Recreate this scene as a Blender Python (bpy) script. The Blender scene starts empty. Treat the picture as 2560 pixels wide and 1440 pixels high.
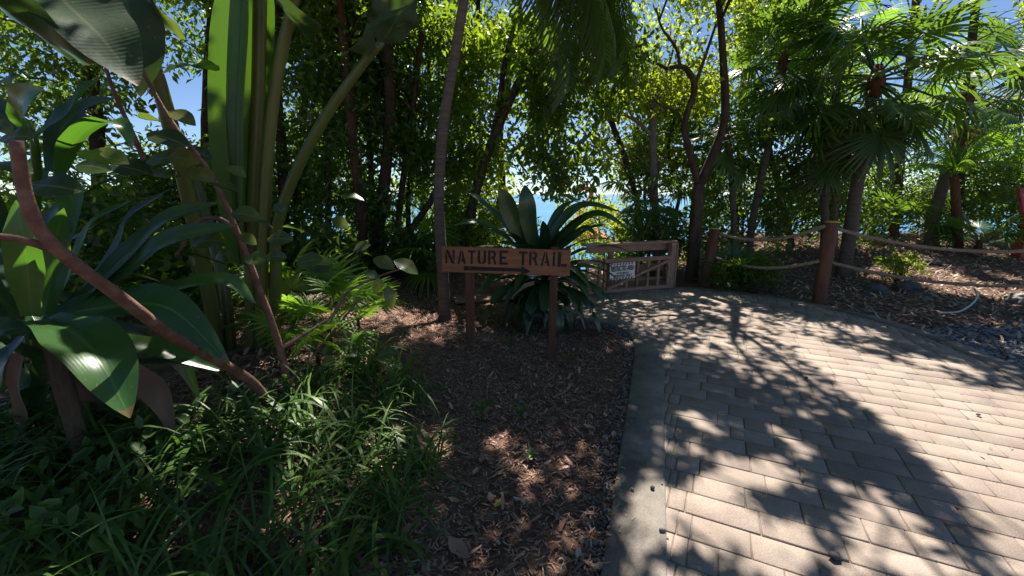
import bpy, bmesh, math, random
import numpy as np
from mathutils import Vector, Matrix

# ------------------------------------------------------------------ camera, sky, sun, exposure
scene = bpy.context.scene
col = scene.collection
FPX, CAMH, PITCH = 1050.0, 1.6, math.radians(12.6)
cam_data = bpy.data.cameras.new("camera")
cam = bpy.data.objects.new("camera", cam_data)
col.objects.link(cam)
cam.location = (0, 0, CAMH)
cam.rotation_euler = (math.radians(90) - PITCH, 0, 0)
cam_data.sensor_width = 36.0
cam_data.lens = 36.0 * FPX / 2560.0
cam_data.clip_start = 0.05
cam_data.clip_end = 20000
scene.camera = cam

SUN_AZ, SUN_EL = math.radians(14), math.radians(57)
SUN = np.array([math.sin(SUN_AZ) * math.cos(SUN_EL), math.cos(SUN_AZ) * math.cos(SUN_EL), math.sin(SUN_EL)])
world = bpy.data.worlds.new("World")
scene.world = world
world.use_nodes = True
wn = world.node_tree.nodes
bg = wn["Background"]
sky = wn.new("ShaderNodeTexSky")
sky.sky_type = 'NISHITA'
sky.sun_disc = False
sky.sun_elevation = SUN_EL
sky.sun_rotation = SUN_AZ
sky.altitude = 0
sky.air_density = 0.65
sky.dust_density = 0.0
sky.ozone_density = 3.4
world.node_tree.links.new(sky.outputs[0], bg.inputs[0])
bg.inputs[1].default_value = 0.062
sun_data = bpy.data.lights.new("sun", 'SUN')
sun_data.energy = 5.0
sun_data.angle = math.radians(0.53)
sun_data.color = (1.0, 0.94, 0.85)
sun = bpy.data.objects.new("sun", sun_data)
col.objects.link(sun)
sun.location = (4, 12, 30)
sun.rotation_euler = Vector(SUN).to_track_quat('Z', 'Y').to_euler()

scene.view_settings.view_transform = 'Standard'
scene.view_settings.look = 'None'
scene.view_settings.exposure = 1.25
scene.view_settings.gamma = 1.0
scene.view_settings.use_curve_mapping = False
cy = scene.cycles
cy.use_denoising = True
cy.max_bounces = 7
cy.diffuse_bounces = 3
cy.glossy_bounces = 3
cy.transmission_bounces = 5
cy.sample_clamp_indirect = 4.0
cy.caustics_reflective = False
cy.caustics_refractive = False

# ------------------------------------------------------------------ helpers
rng = np.random.default_rng(7)
random.seed(7)
CF = np.array([0, math.cos(PITCH), -math.sin(PITCH)])
CU = np.array([0, math.sin(PITCH), math.cos(PITCH)])
CR = np.array([1.0, 0, 0])
CP = np.array([0, 0, CAMH])


def ray(px, py):
    return CF + CR * (px - 1280) / FPX + CU * (720 - py) / FPX


def P(px, py, y):
    """point on the sight line through a photo pixel at forward distance y"""
    d = ray(px, py)
    return CP + d * (y / d[1])


def G(px, py, z=0.0):
    d = ray(px, py)
    return CP + d * ((z - CAMH) / d[2])


def sstep(a, b, x):
    t = np.clip((x - a) / (b - a), 0, 1)
    return t * t * (3 - 2 * t)


def nrm(v):
    v = np.asarray(v, float)
    return v / (np.linalg.norm(v, axis=-1, keepdims=True) + 1e-12)


_ng = np.random.default_rng(99).random((256, 256))


def vnoise(x, y, s):
    x = np.asarray(x, float) / s
    y = np.asarray(y, float) / s
    xi, yi = np.floor(x).astype(int), np.floor(y).astype(int)
    fx, fy = x - xi, y - yi
    fx, fy = fx * fx * (3 - 2 * fx), fy * fy * (3 - 2 * fy)
    g = lambda a, b: _ng[a % 256, b % 256]
    return (g(xi, yi) * (1 - fx) + g(xi + 1, yi) * fx) * (1 - fy) + (g(xi, yi + 1) * (1 - fx) + g(xi + 1, yi + 1) * fx) * fy


class Geo:
    def __init__(self):
        self.V, self.F3, self.F4, self.n = [], [], [], 0
        self.uv = []

    def add(self, V, F, uv=None):
        V = np.asarray(V, float).reshape(-1, 3)
        F = np.asarray(F, int)
        if len(V) == 0:
            return self
        (self.F3 if F.shape[1] == 3 else self.F4).append(F + self.n)
        self.V.append(V)
        self.uv.append(uv if uv is not None else np.zeros((len(V), 2)))
        self.n += len(V)
        return self

    def mesh(self, name, smooth=False, uvs=False):
        me = bpy.data.meshes.new(name)
        if not self.V:
            return me
        V = np.concatenate(self.V)
        f3 = np.concatenate(self.F3) if self.F3 else np.zeros((0, 3), int)
        f4 = np.concatenate(self.F4) if self.F4 else np.zeros((0, 4), int)
        loops = np.concatenate([f3.ravel(), f4.ravel()]).astype(np.int32)
        sizes = np.concatenate([np.full(len(f3), 3), np.full(len(f4), 4)]).astype(np.int32)
        starts = np.concatenate([[0], np.cumsum(sizes)[:-1]]).astype(np.int32)
        me.vertices.add(len(V))
        me.vertices.foreach_set("co", V.astype(np.float32).ravel())
        me.loops.add(len(loops))
        me.loops.foreach_set("vertex_index", loops)
        me.polygons.add(len(sizes))
        me.polygons.foreach_set("loop_start", starts)
        me.polygons.foreach_set("loop_total", sizes)
        if smooth:
            me.polygons.foreach_set("use_smooth", np.ones(len(sizes), bool))
        if uvs:
            U = np.concatenate(self.uv)
            l = me.uv_layers.new(name="UVMap")
            l.data.foreach_set("uv", U[loops].astype(np.float32).ravel())
        me.update(calc_edges=True)
        me.validate()
        return me


def obj(name, me, mat=None, parent=None, loc=None):
    if isinstance(me, Geo):
        me = me.mesh(name)
    o = bpy.data.objects.new(name, me)
    col.objects.link(o)
    if mat is not None and me is not None and len(me.materials) == 0:
        me.materials.append(mat)
    if loc is not None:
        o.location = loc
    if parent is not None:
        o.parent = parent
        o.matrix_parent_inverse = Matrix.Translation(-Vector(parent.location)) if parent.type == 'EMPTY' and loc is None else Matrix.Identity(4)
    return o


def thing(name, label, cat, loc=(0, 0, 0), group=None):
    o = bpy.data.objects.new(name, None)
    o.empty_display_size = 0.1
    col.objects.link(o)
    o.location = loc
    tag(o, label, cat, group)
    return o


def tag(o, label=None, cat=None, group=None, kind=None):
    if label: o["label"] = label
    if cat: o["category"] = cat
    if group: o["group"] = group
    if kind: o["kind"] = kind
    return o


def catmull(pts, n):
    pts = np.asarray(pts, float)
    if len(pts) == 2:
        t = np.linspace(0, 1, n)[:, None]
        return pts[0] * (1 - t) + pts[1] * t
    q = np.vstack([2 * pts[0] - pts[1], pts, 2 * pts[-1] - pts[-2]])
    out = []
    m = len(pts) - 1
    for k in np.linspace(0, m, n):
        i = min(int(k), m - 1)
        t = k - i
        a, b, c, d = q[i], q[i + 1], q[i + 2], q[i + 3]
        out.append(0.5 * (2 * b + (c - a) * t + (2 * a - 5 * b + 4 * c - d) * t * t + (3 * b - a - 3 * c + d) * t ** 3))
    return np.array(out)


def tube(pts, r, sides=8, cap=True, lump=0.0):
    pts = np.asarray(pts, float)
    n = len(pts)
    r = np.interp(np.linspace(0, 1, n), np.linspace(0, 1, len(np.atleast_1d(r))), np.atleast_1d(r))
    T = nrm(np.gradient(pts, axis=0))
    ref = np.array([1.0, 0.13, 0.07]) if abs(T[0][0]) < 0.8 else np.array([0, 1.0, 0.1])
    s = nrm(np.cross(T[0], ref))
    V = []
    for i in range(n):
        s = nrm(s - T[i] * np.dot(s, T[i]))
        b = np.cross(T[i], s)
        a = np.arange(sides) * 2 * math.pi / sides
        rr = r[i] * (1 + (lump * (rng.random(sides) - 0.5) if lump else 0))
        V.append(pts[i] + (np.cos(a) * rr)[:, None] * s + (np.sin(a) * rr)[:, None] * b)
    V = np.concatenate(V)
    i = np.arange(n - 1)[:, None] * sides
    j = np.arange(sides)[None, :]
    F = np.stack([i + j, i + (j + 1) % sides, i + sides + (j + 1) % sides, i + sides + j], -1).reshape(-1, 4)
    g = Geo().add(V, F)
    if cap:
        c0, c1 = len(V), len(V) + 1
        g2 = Geo()
        VV = np.vstack([V, pts[0], pts[-1]])
        t0 = np.stack([np.full(sides, c0), (np.arange(sides) + 1) % sides, np.arange(sides)], -1)
        base = (n - 1) * sides
        t1 = np.stack([np.full(sides, c1), base + np.arange(sides), base + (np.arange(sides) + 1) % sides], -1)
        g2.V.append(VV); g2.F4.append(F); g2.F3 += [t0, t1]; g2.n = len(VV); g2.uv.append(np.zeros((len(VV), 2)))
        return g2
    return g


def merge(g, h):
    for V, uv in zip(h.V, h.uv):
        g.V.append(V); g.uv.append(uv)
    g.F3 += [f + g.n for f in h.F3]
    g.F4 += [f + g.n for f in h.F4]
    g.n += h.n
    return g


def box_bm(bm, c, d, rot=None, bev=0.0):
    """axis-aligned (or rotated) box with softened edges, added to a bmesh"""
    M = Matrix.Translation(Vector(c))
    if rot is not None:
        M = M @ rot.to_4x4()
    M = M @ Matrix.Diagonal(Vector((d[0], d[1], d[2], 1)))
    r = bmesh.ops.create_cube(bm, size=1.0, matrix=M)
    if bev:
        es = list({e for v in r['verts'] for e in v.link_edges})
        bmesh.ops.bevel(bm, geom=es, offset=bev, segments=1, affect='EDGES', profile=0.7)
    return bm


def bm_obj(name, bm, mat, parent=None, loc=None):
    me = bpy.data.meshes.new(name)
    bm.to_mesh(me)
    bm.free()
    return obj(name, me, mat, parent, loc)


def bar(name, a, b, w, h, mat, parent, up=(0, 0, 1), bev=0.006):
    """a sawn timber from a to b"""
    a, b = Vector(a), Vector(b)
    x = (b - a).normalized()
    z = Vector(up)
    y = z.cross(x).normalized()
    z = x.cross(y)
    R = Matrix((x, y, z)).transposed()
    bm = bmesh.new()
    box_bm(bm, (a + b) / 2, ((b - a).length, w, h), R, bev)
    return bm_obj(name, bm, mat, parent)


# ------------------------------------------------------------------ materials
def newmat(name):
    m = bpy.data.materials.new(name)
    m.use_nodes = True
    nt = m.node_tree
    nt.nodes.clear()
    out = nt.nodes.new("ShaderNodeOutputMaterial")
    return m, nt, nt.nodes, nt.links, out


def ramp(nt, fac, stops):
    r = nt.nodes.new("ShaderNodeValToRGB")
    e = r.color_ramp.elements
    while len(e) < len(stops):
        e.new(0.5)
    for el, (p, c) in zip(e, stops):
        el.position = p
        el.color = (*c, 1)
    nt.links.new(fac, r.inputs[0])
    return r.outputs[0]


def noise(nt, scale, detail=3, vec=None, rough=0.55):
    n = nt.nodes.new("ShaderNodeTexNoise")
    n.inputs["Scale"].default_value = scale
    n.inputs["Detail"].default_value = detail
    n.inputs["Roughness"].default_value = rough
    if vec is not None:
        nt.links.new(vec, n.inputs["Vector"])
    return n.outputs["Fac"]


def math_n(nt, op, a, b):
    m = nt.nodes.new("ShaderNodeMath")
    m.operation = op
    for i, v in enumerate((a, b)):
        if isinstance(v, (int, float)):
            m.inputs[i].default_value = v
        else:
            nt.links.new(v, m.inputs[i])
    return m.outputs[0]


def foliage(name, stops, trans=0.38, rough=0.42, tcol=(0.30, 0.42, 0.03), vein=None, spec=0.5, per_obj=False):
    m, nt, N, L, out = newmat(name)
    geo = N.new("ShaderNodeNewGeometry")
    oi = N.new("ShaderNodeObjectInfo")
    tc = N.new("ShaderNodeTexCoord")
    r = math_n(nt, 'FRACT', math_n(nt, 'ADD', geo.outputs["Random Per Island"], oi.outputs["Random"]), 0)
    nz = noise(nt, 9.0 if per_obj else 1.3, 3, tc.outputs["Object"])
    f = math_n(nt, 'ADD', math_n(nt, 'MULTIPLY', r, 0.6), math_n(nt, 'MULTIPLY', nz, 0.4))
    c = ramp(nt, f, stops)
    if vein:
        uv = N.new("ShaderNodeUVMap")
        sp = N.new("ShaderNodeSeparateXYZ")
        L.new(uv.outputs[0], sp.inputs[0])
        d = math_n(nt, 'ABSOLUTE', math_n(nt, 'SUBTRACT', sp.outputs[0], 0.5), 0)
        mk = math_n(nt, 'LESS_THAN', d, vein[0])
        mx = N.new("ShaderNodeMixRGB")
        L.new(mk, mx.inputs[0]); L.new(c, mx.inputs[1]); mx.inputs[2].default_value = (*vein[1], 1)
        c = mx.outputs[0]
        # browned tips and a few dry blemishes
        n5 = noise(nt, 30, 4, tc.outputs["Object"])
        tipm = math_n(nt, 'GREATER_THAN', math_n(nt, 'ADD', sp.outputs[1], math_n(nt, 'MULTIPLY', math_n(nt, 'SUBTRACT', n5, 0.5), 0.16)), 0.955)
        spot = math_n(nt, 'GREATER_THAN', math_n(nt, 'ADD', noise(nt, 55, 2, tc.outputs["Object"]), math_n(nt, 'MULTIPLY', d, 0.16)), 0.735)
        mb = N.new("ShaderNodeMixRGB")
        L.new(math_n(nt, 'MULTIPLY', math_n(nt, 'MAXIMUM', tipm, spot), 0.8), mb.inputs[0]); L.new(c, mb.inputs[1]); mb.inputs[2].default_value = (0.16, 0.10, 0.045, 1)
        c = mb.outputs[0]
    pr = N.new("ShaderNodeBsdfPrincipled")
    L.new(c, pr.inputs["Base Color"])
    pr.inputs["Roughness"].default_value = rough
    pr.inputs["Specular IOR Level"].default_value = spec
    tr = N.new("ShaderNodeBsdfTranslucent")
    mt = N.new("ShaderNodeMixRGB")
    mt.inputs[0].default_value = 0.6
    mul = N.new("ShaderNodeMixRGB"); mul.blend_type = 'MULTIPLY'; mul.inputs[0].default_value = 0.0
    L.new(c, mt.inputs[1]); mt.inputs[2].default_value = (*tcol, 1)
    L.new(mt.outputs[0], tr.inputs[0])
    mix = N.new("ShaderNodeMixShader")
    mix.inputs[0].default_value = trans
    L.new(pr.outputs[0], mix.inputs[1]); L.new(tr.outputs[0], mix.inputs[2])
    L.new(mix.outputs[0], out.inputs[0])
    if vein:
        w = N.new("ShaderNodeTexWave"); w.wave_type = 'BANDS'; w.bands_direction = vein[2]
        w.inputs["Scale"].default_value = vein[3]
        L.new(uv.outputs[0], w.inputs["Vector"])
        nb = noise(nt, 25, 2, tc.outputs["Object"])
        h = math_n(nt, 'ADD', math_n(nt, 'MULTIPLY', w.outputs["Fac"], 0.5), nb)
        bp = N.new("ShaderNodeBump"); bp.inputs["Strength"].default_value = vein[4] if len(vein) > 4 else 0.10; bp.inputs["Distance"].default_value = 0.003
        L.new(h, bp.inputs["Height"]); L.new(bp.outputs[0], pr.inputs["Normal"])
    return m


def solid(name, stops, rough=0.8, scale=6, detail=5, bump=0.3, bdist=0.01, stretch=None, spec=0.3, rnd=0.35, coord="Object", bscale=None, speck=0.0, stain=0.0):
    m, nt, N, L, out = newmat(name)
    tc = N.new("ShaderNodeTexCoord")
    vec = tc.outputs[coord]
    if stretch:
        mp = N.new("ShaderNodeMapping")
        mp.inputs["Scale"].default_value = stretch
        L.new(vec, mp.inputs[0]); vec = mp.outputs[0]
    nz = noise(nt, scale, detail, vec)
    geo = N.new("ShaderNodeNewGeometry")
    oi = N.new("ShaderNodeObjectInfo")
    r = math_n(nt, 'FRACT', math_n(nt, 'ADD', geo.outputs["Random Per Island"], oi.outputs["Random"]), 0)
    f = math_n(nt, 'ADD', math_n(nt, 'MULTIPLY', r, rnd), math_n(nt, 'MULTIPLY', nz, 1 - rnd))
    if stain:
        f = math_n(nt, 'ADD', f, math_n(nt, 'MULTIPLY', math_n(nt, 'SUBTRACT', noise(nt, 1.1, 5, vec, 0.7), 0.5), stain))
    if speck:
        f = math_n(nt, 'ADD', f, math_n(nt, 'MULTIPLY', math_n(nt, 'SUBTRACT', noise(nt, 170, 2, vec), 0.5), speck))
    c = ramp(nt, f, stops)
    pr = N.new("ShaderNodeBsdfPrincipled")
    L.new(c, pr.inputs["Base Color"])
    pr.inputs["Roughness"].default_value = rough
    pr.inputs["Specular IOR Level"].default_value = spec
    nb = noise(nt, bscale or scale * 4, 4, vec)
    bp = N.new("ShaderNodeBump")
    bp.inputs["Strength"].default_value = bump; bp.inputs["Distance"].default_value = bdist
    L.new(nb, bp.inputs["Height"]); L.new(bp.outputs[0], pr.inputs["Normal"])
    L.new(pr.outputs[0], out.inputs[0])
    return m


M = {}
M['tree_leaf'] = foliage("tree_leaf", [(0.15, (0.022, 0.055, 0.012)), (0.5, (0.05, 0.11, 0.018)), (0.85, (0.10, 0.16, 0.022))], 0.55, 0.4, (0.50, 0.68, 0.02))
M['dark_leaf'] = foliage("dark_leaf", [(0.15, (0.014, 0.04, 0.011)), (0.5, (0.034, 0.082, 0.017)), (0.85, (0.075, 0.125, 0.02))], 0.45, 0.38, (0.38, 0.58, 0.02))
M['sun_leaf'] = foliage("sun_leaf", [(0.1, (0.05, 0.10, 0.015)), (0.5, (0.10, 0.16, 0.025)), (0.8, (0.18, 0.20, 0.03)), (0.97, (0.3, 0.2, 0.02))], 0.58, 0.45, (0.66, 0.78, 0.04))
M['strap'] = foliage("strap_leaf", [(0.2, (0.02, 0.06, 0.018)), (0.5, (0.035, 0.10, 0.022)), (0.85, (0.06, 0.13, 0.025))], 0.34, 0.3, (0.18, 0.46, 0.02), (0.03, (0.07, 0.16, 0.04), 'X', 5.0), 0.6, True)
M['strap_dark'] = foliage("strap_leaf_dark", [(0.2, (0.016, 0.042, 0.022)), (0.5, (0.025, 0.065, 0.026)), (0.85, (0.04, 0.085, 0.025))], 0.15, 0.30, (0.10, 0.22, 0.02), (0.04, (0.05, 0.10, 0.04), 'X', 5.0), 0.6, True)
M['banana'] = foliage("banana_leaf", [(0.2, (0.02, 0.035, 0.018)), (0.5, (0.03, 0.055, 0.025)), (0.85, (0.045, 0.07, 0.03))], 0.15, 0.5, (0.16, 0.30, 0.03), (0.02, (0.07, 0.09, 0.045), 'Y', 14.0, 0.5), 0.35, True)
M['stalk'] = foliage("green_stalk", [(0.2, (0.035, 0.09, 0.018)), (0.5, (0.06, 0.13, 0.022)), (0.85, (0.09, 0.15, 0.026))], 0.3, 0.4, (0.2, 0.42, 0.02), None, 0.5, True)
M['blade'] = foliage("rolled_blade", [(0.2, (0.028, 0.08, 0.018)), (0.5, (0.05, 0.12, 0.022)), (0.85, (0.085, 0.15, 0.026))], 0.3, 0.4, (0.2, 0.42, 0.02), (0.02, (0.03, 0.06, 0.015), 'X', 9.0, 0.45), 0.45, True)
M['petiole'] = foliage("petiole", [(0.2, (0.07, 0.09, 0.02)), (0.5, (0.10, 0.12, 0.026)), (0.85, (0.14, 0.15, 0.035))], 0.12, 0.4, (0.2, 0.3, 0.02), None, 0.5, True)
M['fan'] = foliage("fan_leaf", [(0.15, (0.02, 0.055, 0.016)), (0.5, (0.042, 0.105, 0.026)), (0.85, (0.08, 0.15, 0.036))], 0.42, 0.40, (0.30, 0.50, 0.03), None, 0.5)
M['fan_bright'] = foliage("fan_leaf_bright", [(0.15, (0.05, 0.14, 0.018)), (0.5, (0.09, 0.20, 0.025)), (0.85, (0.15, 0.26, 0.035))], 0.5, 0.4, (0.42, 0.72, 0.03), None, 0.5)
M['fan_dry'] = foliage("fan_leaf_dry", [(0.15, (0.07, 0.05, 0.03)), (0.5, (0.13, 0.09, 0.05)), (0.85, (0.2, 0.15, 0.08))], 0.25, 0.6, (0.2, 0.15, 0.05))
M['oval'] = foliage("oval_leaf", [(0.22, (0.018, 0.04, 0.022)), (0.45, (0.04, 0.075, 0.028)), (0.7, (0.08, 0.11, 0.025)), (0.88, (0.2, 0.14, 0.025))], 0.35, 0.36, (0.25, 0.36, 0.03), (0.03, (0.14, 0.17, 0.07), 'Y', 5.0), 0.55, True)
M['grass'] = foliage("grass_blade", [(0.15, (0.03, 0.075, 0.016)), (0.5, (0.065, 0.145, 0.026)), (0.82, (0.12, 0.205, 0.035)), (0.95, (0.3, 0.25, 0.1))], 0.35, 0.48, (0.16, 0.34, 0.03))
M['litter'] = solid("wood_chip", [(0.1, (0.15, 0.075, 0.052)), (0.4, (0.27, 0.15, 0.108)), (0.7, (0.36, 0.23, 0.17)), (0.97, (0.47, 0.35, 0.28))], 0.85, 8, 3, 0.2, 0.004, None, 0.25, 0.85)
M['dead_leaf'] = solid("dead_leaf", [(0.1, (0.15, 0.085, 0.055)), (0.4, (0.29, 0.185, 0.125)), (0.7, (0.42, 0.31, 0.22)), (0.95, (0.52, 0.44, 0.35))], 0.7, 10, 3, 0.3, 0.004, None, 0.3, 0.75)
M['dry_strap'] = solid("dry_strap_leaf", [(0.2, (0.06, 0.032, 0.02)), (0.5, (0.12, 0.07, 0.045)), (0.8, (0.2, 0.13, 0.085))], 0.6, 7, 4, 0.3, 0.004, None, 0.3, 0.2)
M['soil'] = solid("mulch_soil", [(0.2, (0.07, 0.042, 0.03)), (0.5, (0.15, 0.09, 0.065)), (0.8, (0.28, 0.185, 0.135))], 0.95, 14, 8, 0.9, 0.03, None, 0.1, 0.0)
M['bark'] = solid("bark", [(0.2, (0.028, 0.02, 0.014)), (0.5, (0.06, 0.043, 0.03)), (0.8, (0.12, 0.088, 0.062))], 0.9, 5, 6, 0.8, 0.02, (3, 3, 0.8), 0.15, 0.2)
M['bark_red'] = solid("bark_red", [(0.2, (0.04, 0.018, 0.012)), (0.5, (0.085, 0.04, 0.026)), (0.8, (0.15, 0.08, 0.055))], 0.85, 5, 6, 0.7, 0.015, (3, 3, 0.8), 0.2, 0.2)
M['bark_pale'] = solid("bark_pale", [(0.2, (0.10, 0.085, 0.07)), (0.5, (0.17, 0.15, 0.125)), (0.8, (0.27, 0.24, 0.2))], 0.85, 6, 5, 0.5, 0.01, (2, 2, 1), 0.2, 0.2)
M['twig'] = solid("smooth_bark", [(0.25, (0.07, 0.03, 0.02)), (0.5, (0.15, 0.072, 0.048)), (0.75, (0.27, 0.165, 0.12))], 0.7, 16, 6, 0.7, 0.006, (1, 1, 1), 0.4, 0.2)
M['palm_bark'] = solid("palm_bark", [(0.2, (0.07, 0.052, 0.04)), (0.5, (0.115, 0.088, 0.068)), (0.8, (0.18, 0.145, 0.112))], 0.85, 4, 4, 0.6, 0.012, (1, 1, 9), 0.2, 0.15)
M['fibre'] = solid("palm_fibre", [(0.2, (0.06, 0.03, 0.018)), (0.5, (0.12, 0.06, 0.035)), (0.8, (0.2, 0.12, 0.07))], 0.95, 9, 5, 0.9, 0.03, (3, 3, 0.6), 0.1, 0.2)
M['sign_wood'] = solid("sign_wood", [(0.2, (0.16, 0.056, 0.022)), (0.5, (0.28, 0.108, 0.044)), (0.8, (0.38, 0.17, 0.075))], 0.55, 3.0, 6, 0.25, 0.004, (1.0, 9, 9), 0.35, 0.1)
M['post_wood'] = solid("post_wood", [(0.2, (0.065, 0.03, 0.018)), (0.5, (0.115, 0.052, 0.03)), (0.8, (0.18, 0.09, 0.055))], 0.75, 4, 6, 0.4, 0.006, (6, 6, 0.7), 0.3, 0.15)
M['deck_wood'] = solid("deck_wood", [(0.2, (0.19, 0.105, 0.075)), (0.5, (0.28, 0.165, 0.12)), (0.8, (0.38, 0.25, 0.19))], 0.75, 4, 6, 0.35, 0.005, (0.8, 6, 6), 0.25, 0.3)
M['paint_black'] = solid("black_paint", [(0.2, (0.012, 0.010, 0.009)), (0.8, (0.03, 0.022, 0.018))], 0.6, 20, 3, 0.1, 0.001)
M['paint_yellow'] = solid("yellow_paint", [(0.2, (0.45, 0.26, 0.03)), (0.6, (0.62, 0.42, 0.05)), (0.9, (0.7, 0.55, 0.14))], 0.5, 15, 4, 0.2, 0.002)
M['paint_red'] = solid("red_paint", [(0.2, (0.22, 0.03, 0.022)), (0.5, (0.34, 0.05, 0.035)), (0.9, (0.42, 0.09, 0.06))], 0.5, 6, 4, 0.2, 0.003)
M['panel_white'] = solid("pale_panel", [(0.2, (0.58, 0.56, 0.5)), (0.8, (0.72, 0.7, 0.65))], 0.4, 5, 4, 0.05, 0.001)
M['rope'] = solid("rope", [(0.2, (0.17, 0.125, 0.085)), (0.5, (0.28, 0.215, 0.15)), (0.8, (0.4, 0.32, 0.23))], 0.9, 40, 4, 0.6, 0.003, None, 0.1, 0.2)
M['concrete'] = solid("kerb_concrete", [(0.25, (0.12, 0.103, 0.088)), (0.5, (0.19, 0.165, 0.14)), (0.78, (0.27, 0.238, 0.205))], 0.9, 2.2, 9, 0.4, 0.004, None, 0.2, 0.1, "Object", 120, 0.8, 1.0)
M['paver'] = solid("paver", [(0.15, (0.19, 0.153, 0.128)), (0.5, (0.285, 0.23, 0.19)), (0.85, (0.38, 0.315, 0.262))], 0.9, 3.2, 10, 0.6, 0.004, None, 0.2, 0.22, "Object", 130, 1.0, 0.9)
M['joint'] = solid("joint_sand", [(0.3, (0.08, 0.066, 0.054)), (0.55, (0.2, 0.165, 0.135)), (0.8, (0.38, 0.32, 0.26))], 0.95, 2.5, 6, 0.6, 0.004, None, 0.1, 0.0, "Object", 80)
M['stone'] = solid("grey_stone", [(0.15, (0.06, 0.058, 0.056)), (0.5, (0.125, 0.118, 0.112)), (0.85, (0.26, 0.24, 0.22))], 0.85, 9, 5, 0.5, 0.01, None, 0.25, 0.6)
M['gravel'] = solid("blue_gravel", [(0.1, (0.07, 0.075, 0.09)), (0.5, (0.15, 0.155, 0.175)), (0.9, (0.34, 0.34, 0.36))], 0.8, 10, 3, 0.3, 0.004, None, 0.3, 0.8)
M['pipe'] = solid("pale_pipe", [(0.2, (0.42, 0.4, 0.36)), (0.8, (0.6, 0.58, 0.53))], 0.5, 12, 3, 0.1, 0.001)
M['pink'] = solid("pink_paint", [(0.2, (0.62, 0.16, 0.2)), (0.8, (0.75, 0.27, 0.3))], 0.4, 5, 3, 0.05, 0.002)
M['orange'] = solid("orange_red_canvas", [(0.2, (0.55, 0.06, 0.02)), (0.8, (0.68, 0.10, 0.03))], 0.7, 4, 3, 0.1, 0.003)
M['white'] = solid("white_paint", [(0.2, (0.7, 0.7, 0.68)), (0.8, (0.82, 0.82, 0.8))], 0.5, 5, 3, 0.05, 0.002)
M['sea'] = None


def sea_mat():
    m, nt, N, L, out = newmat("sea_water")
    tc = N.new("ShaderNodeTexCoord")
    pr = N.new("ShaderNodeBsdfPrincipled")
    nz = noise(nt, 0.02, 3, tc.outputs["Object"])
    c = ramp(nt, nz, [(0.3, (0.01, 0.09, 0.2)), (0.7, (0.02, 0.2, 0.3))])
    L.new(c, pr.inputs["Base Color"])
    pr.inputs["Roughness"].default_value = 0.25
    nb = noise(nt, 0.6, 5, tc.outputs["Object"])
    bp = N.new("ShaderNodeBump"); bp.inputs["Strength"].default_value = 0.6; bp.inputs["Distance"].default_value = 0.4
    L.new(nb, bp.inputs["Height"]); L.new(bp.outputs[0], pr.inputs["Normal"])
    L.new(pr.outputs[0], out.inputs[0])
    return m


M['sea'] = sea_mat()

# ------------------------------------------------------------------ ground, path, kerbs, sea
# inner (paver) edge of the path, left side from near to far, then along the gate, then right side back
L_in = [G(1672, 2600), G(1668, 1440), G(1662, 1150), G(1660, 1000), G(1656, 900), G(1648, 858), G(1624, 829), G(1580, 808), G(1520, 793), G(1450, 783), G(1330, 775)]
FAR = [G(1300, 751), G(1480, 737), G(1640, 727), G(1765, 724)]
R_in = [G(1900, 743), G(2045, 768), G(2200, 806), G(2330, 850), G(2450, 900), G(2560, 958)]
L_in = catmull(np.array(L_in)[:, :3], 60)
R_dir = nrm(R_in[-1] - R_in[-2])
R_in = np.vstack([catmull(np.array(R_in), 30), R_in[-1] + R_dir * 1.5, R_in[-1] + R_dir * 4])
FARL = catmull(np.array(FAR), 12)
PATH = np.vstack([L_in[:, :2], FARL[:, :2], R_in[:, :2], [[R_in[-1][0], -2.5], [L_in[0][0], -2.5]]])


def inside(poly, x, y):
    x = np.asarray(x, float); y = np.asarray(y, float)
    c = np.zeros(x.shape, bool)
    px, py = poly[:, 0], poly[:, 1]
    j = len(poly) - 1
    for i in range(len(poly)):
        cond = ((py[i] > y) != (py[j] > y))
        xi = (px[j] - px[i]) * (y - py[i]) / (py[j] - py[i] + 1e-12) + px[i]
        c ^= cond & (x < xi)
        j = i
    return c


def dist_to(poly, x, y):
    x = np.asarray(x, float); y = np.asarray(y, float)
    d = np.full(x.shape, 1e9)
    for a, b in zip(poly[:-1], poly[1:]):
        ab = b - a
        t = np.clip(((x - a[0]) * ab[0] + (y - a[1]) * ab[1]) / (ab @ ab + 1e-12), 0, 1)
        d = np.minimum(d, np.hypot(x - a[0] - t * ab[0], y - a[1] - t * ab[1]))
    return d


EDGE_L = L_in[:, :2]
EDGE_R = np.vstack([FARL[:, :2], R_in[:, :2]])


def H(x, y):
    """height of the ground"""
    x = np.asarray(x, float); y = np.asarray(y, float)
    ins = inside(PATH, x, y)
    dl = dist_to(EDGE_L, x, y)
    d = np.minimum(dl, dist_to(EDGE_R, x, y))
    left = (x < np.interp(y, EDGE_L[:, 1], EDGE_L[:, 0])) & (y < 6.6)
    h = np.where(left, 0.36 * sstep(0.85, 2.9, dl), 0.0)
    h = h + np.where(x > 3.2, 0.45 * sstep(6.8, 11.0, y) * sstep(3.2, 5.0, x), 0.0)
    h = h + np.where(left, 0, 0.25 * sstep(0, 1.5, -x + 0.6) * sstep(5.4, 6.8, y))
    h = h + 0.05 * (vnoise(x, y, 0.9) - 0.5) * sstep(0.25, 1.0, d) + 0.02 * (vnoise(x + 7, y, 0.25) - 0.5) * sstep(0.2, 0.5, d)
    ys = 8.8 + 4.0 * sstep(3.5, 6.5, x) + 1.0 * sstep(0.5, -4, x)
    h = h - 4.6 * sstep(0, 9.0, y - ys)
    h = np.where(ins | (d < 0.16), -0.09, h - 0.03)
    return h


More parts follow.
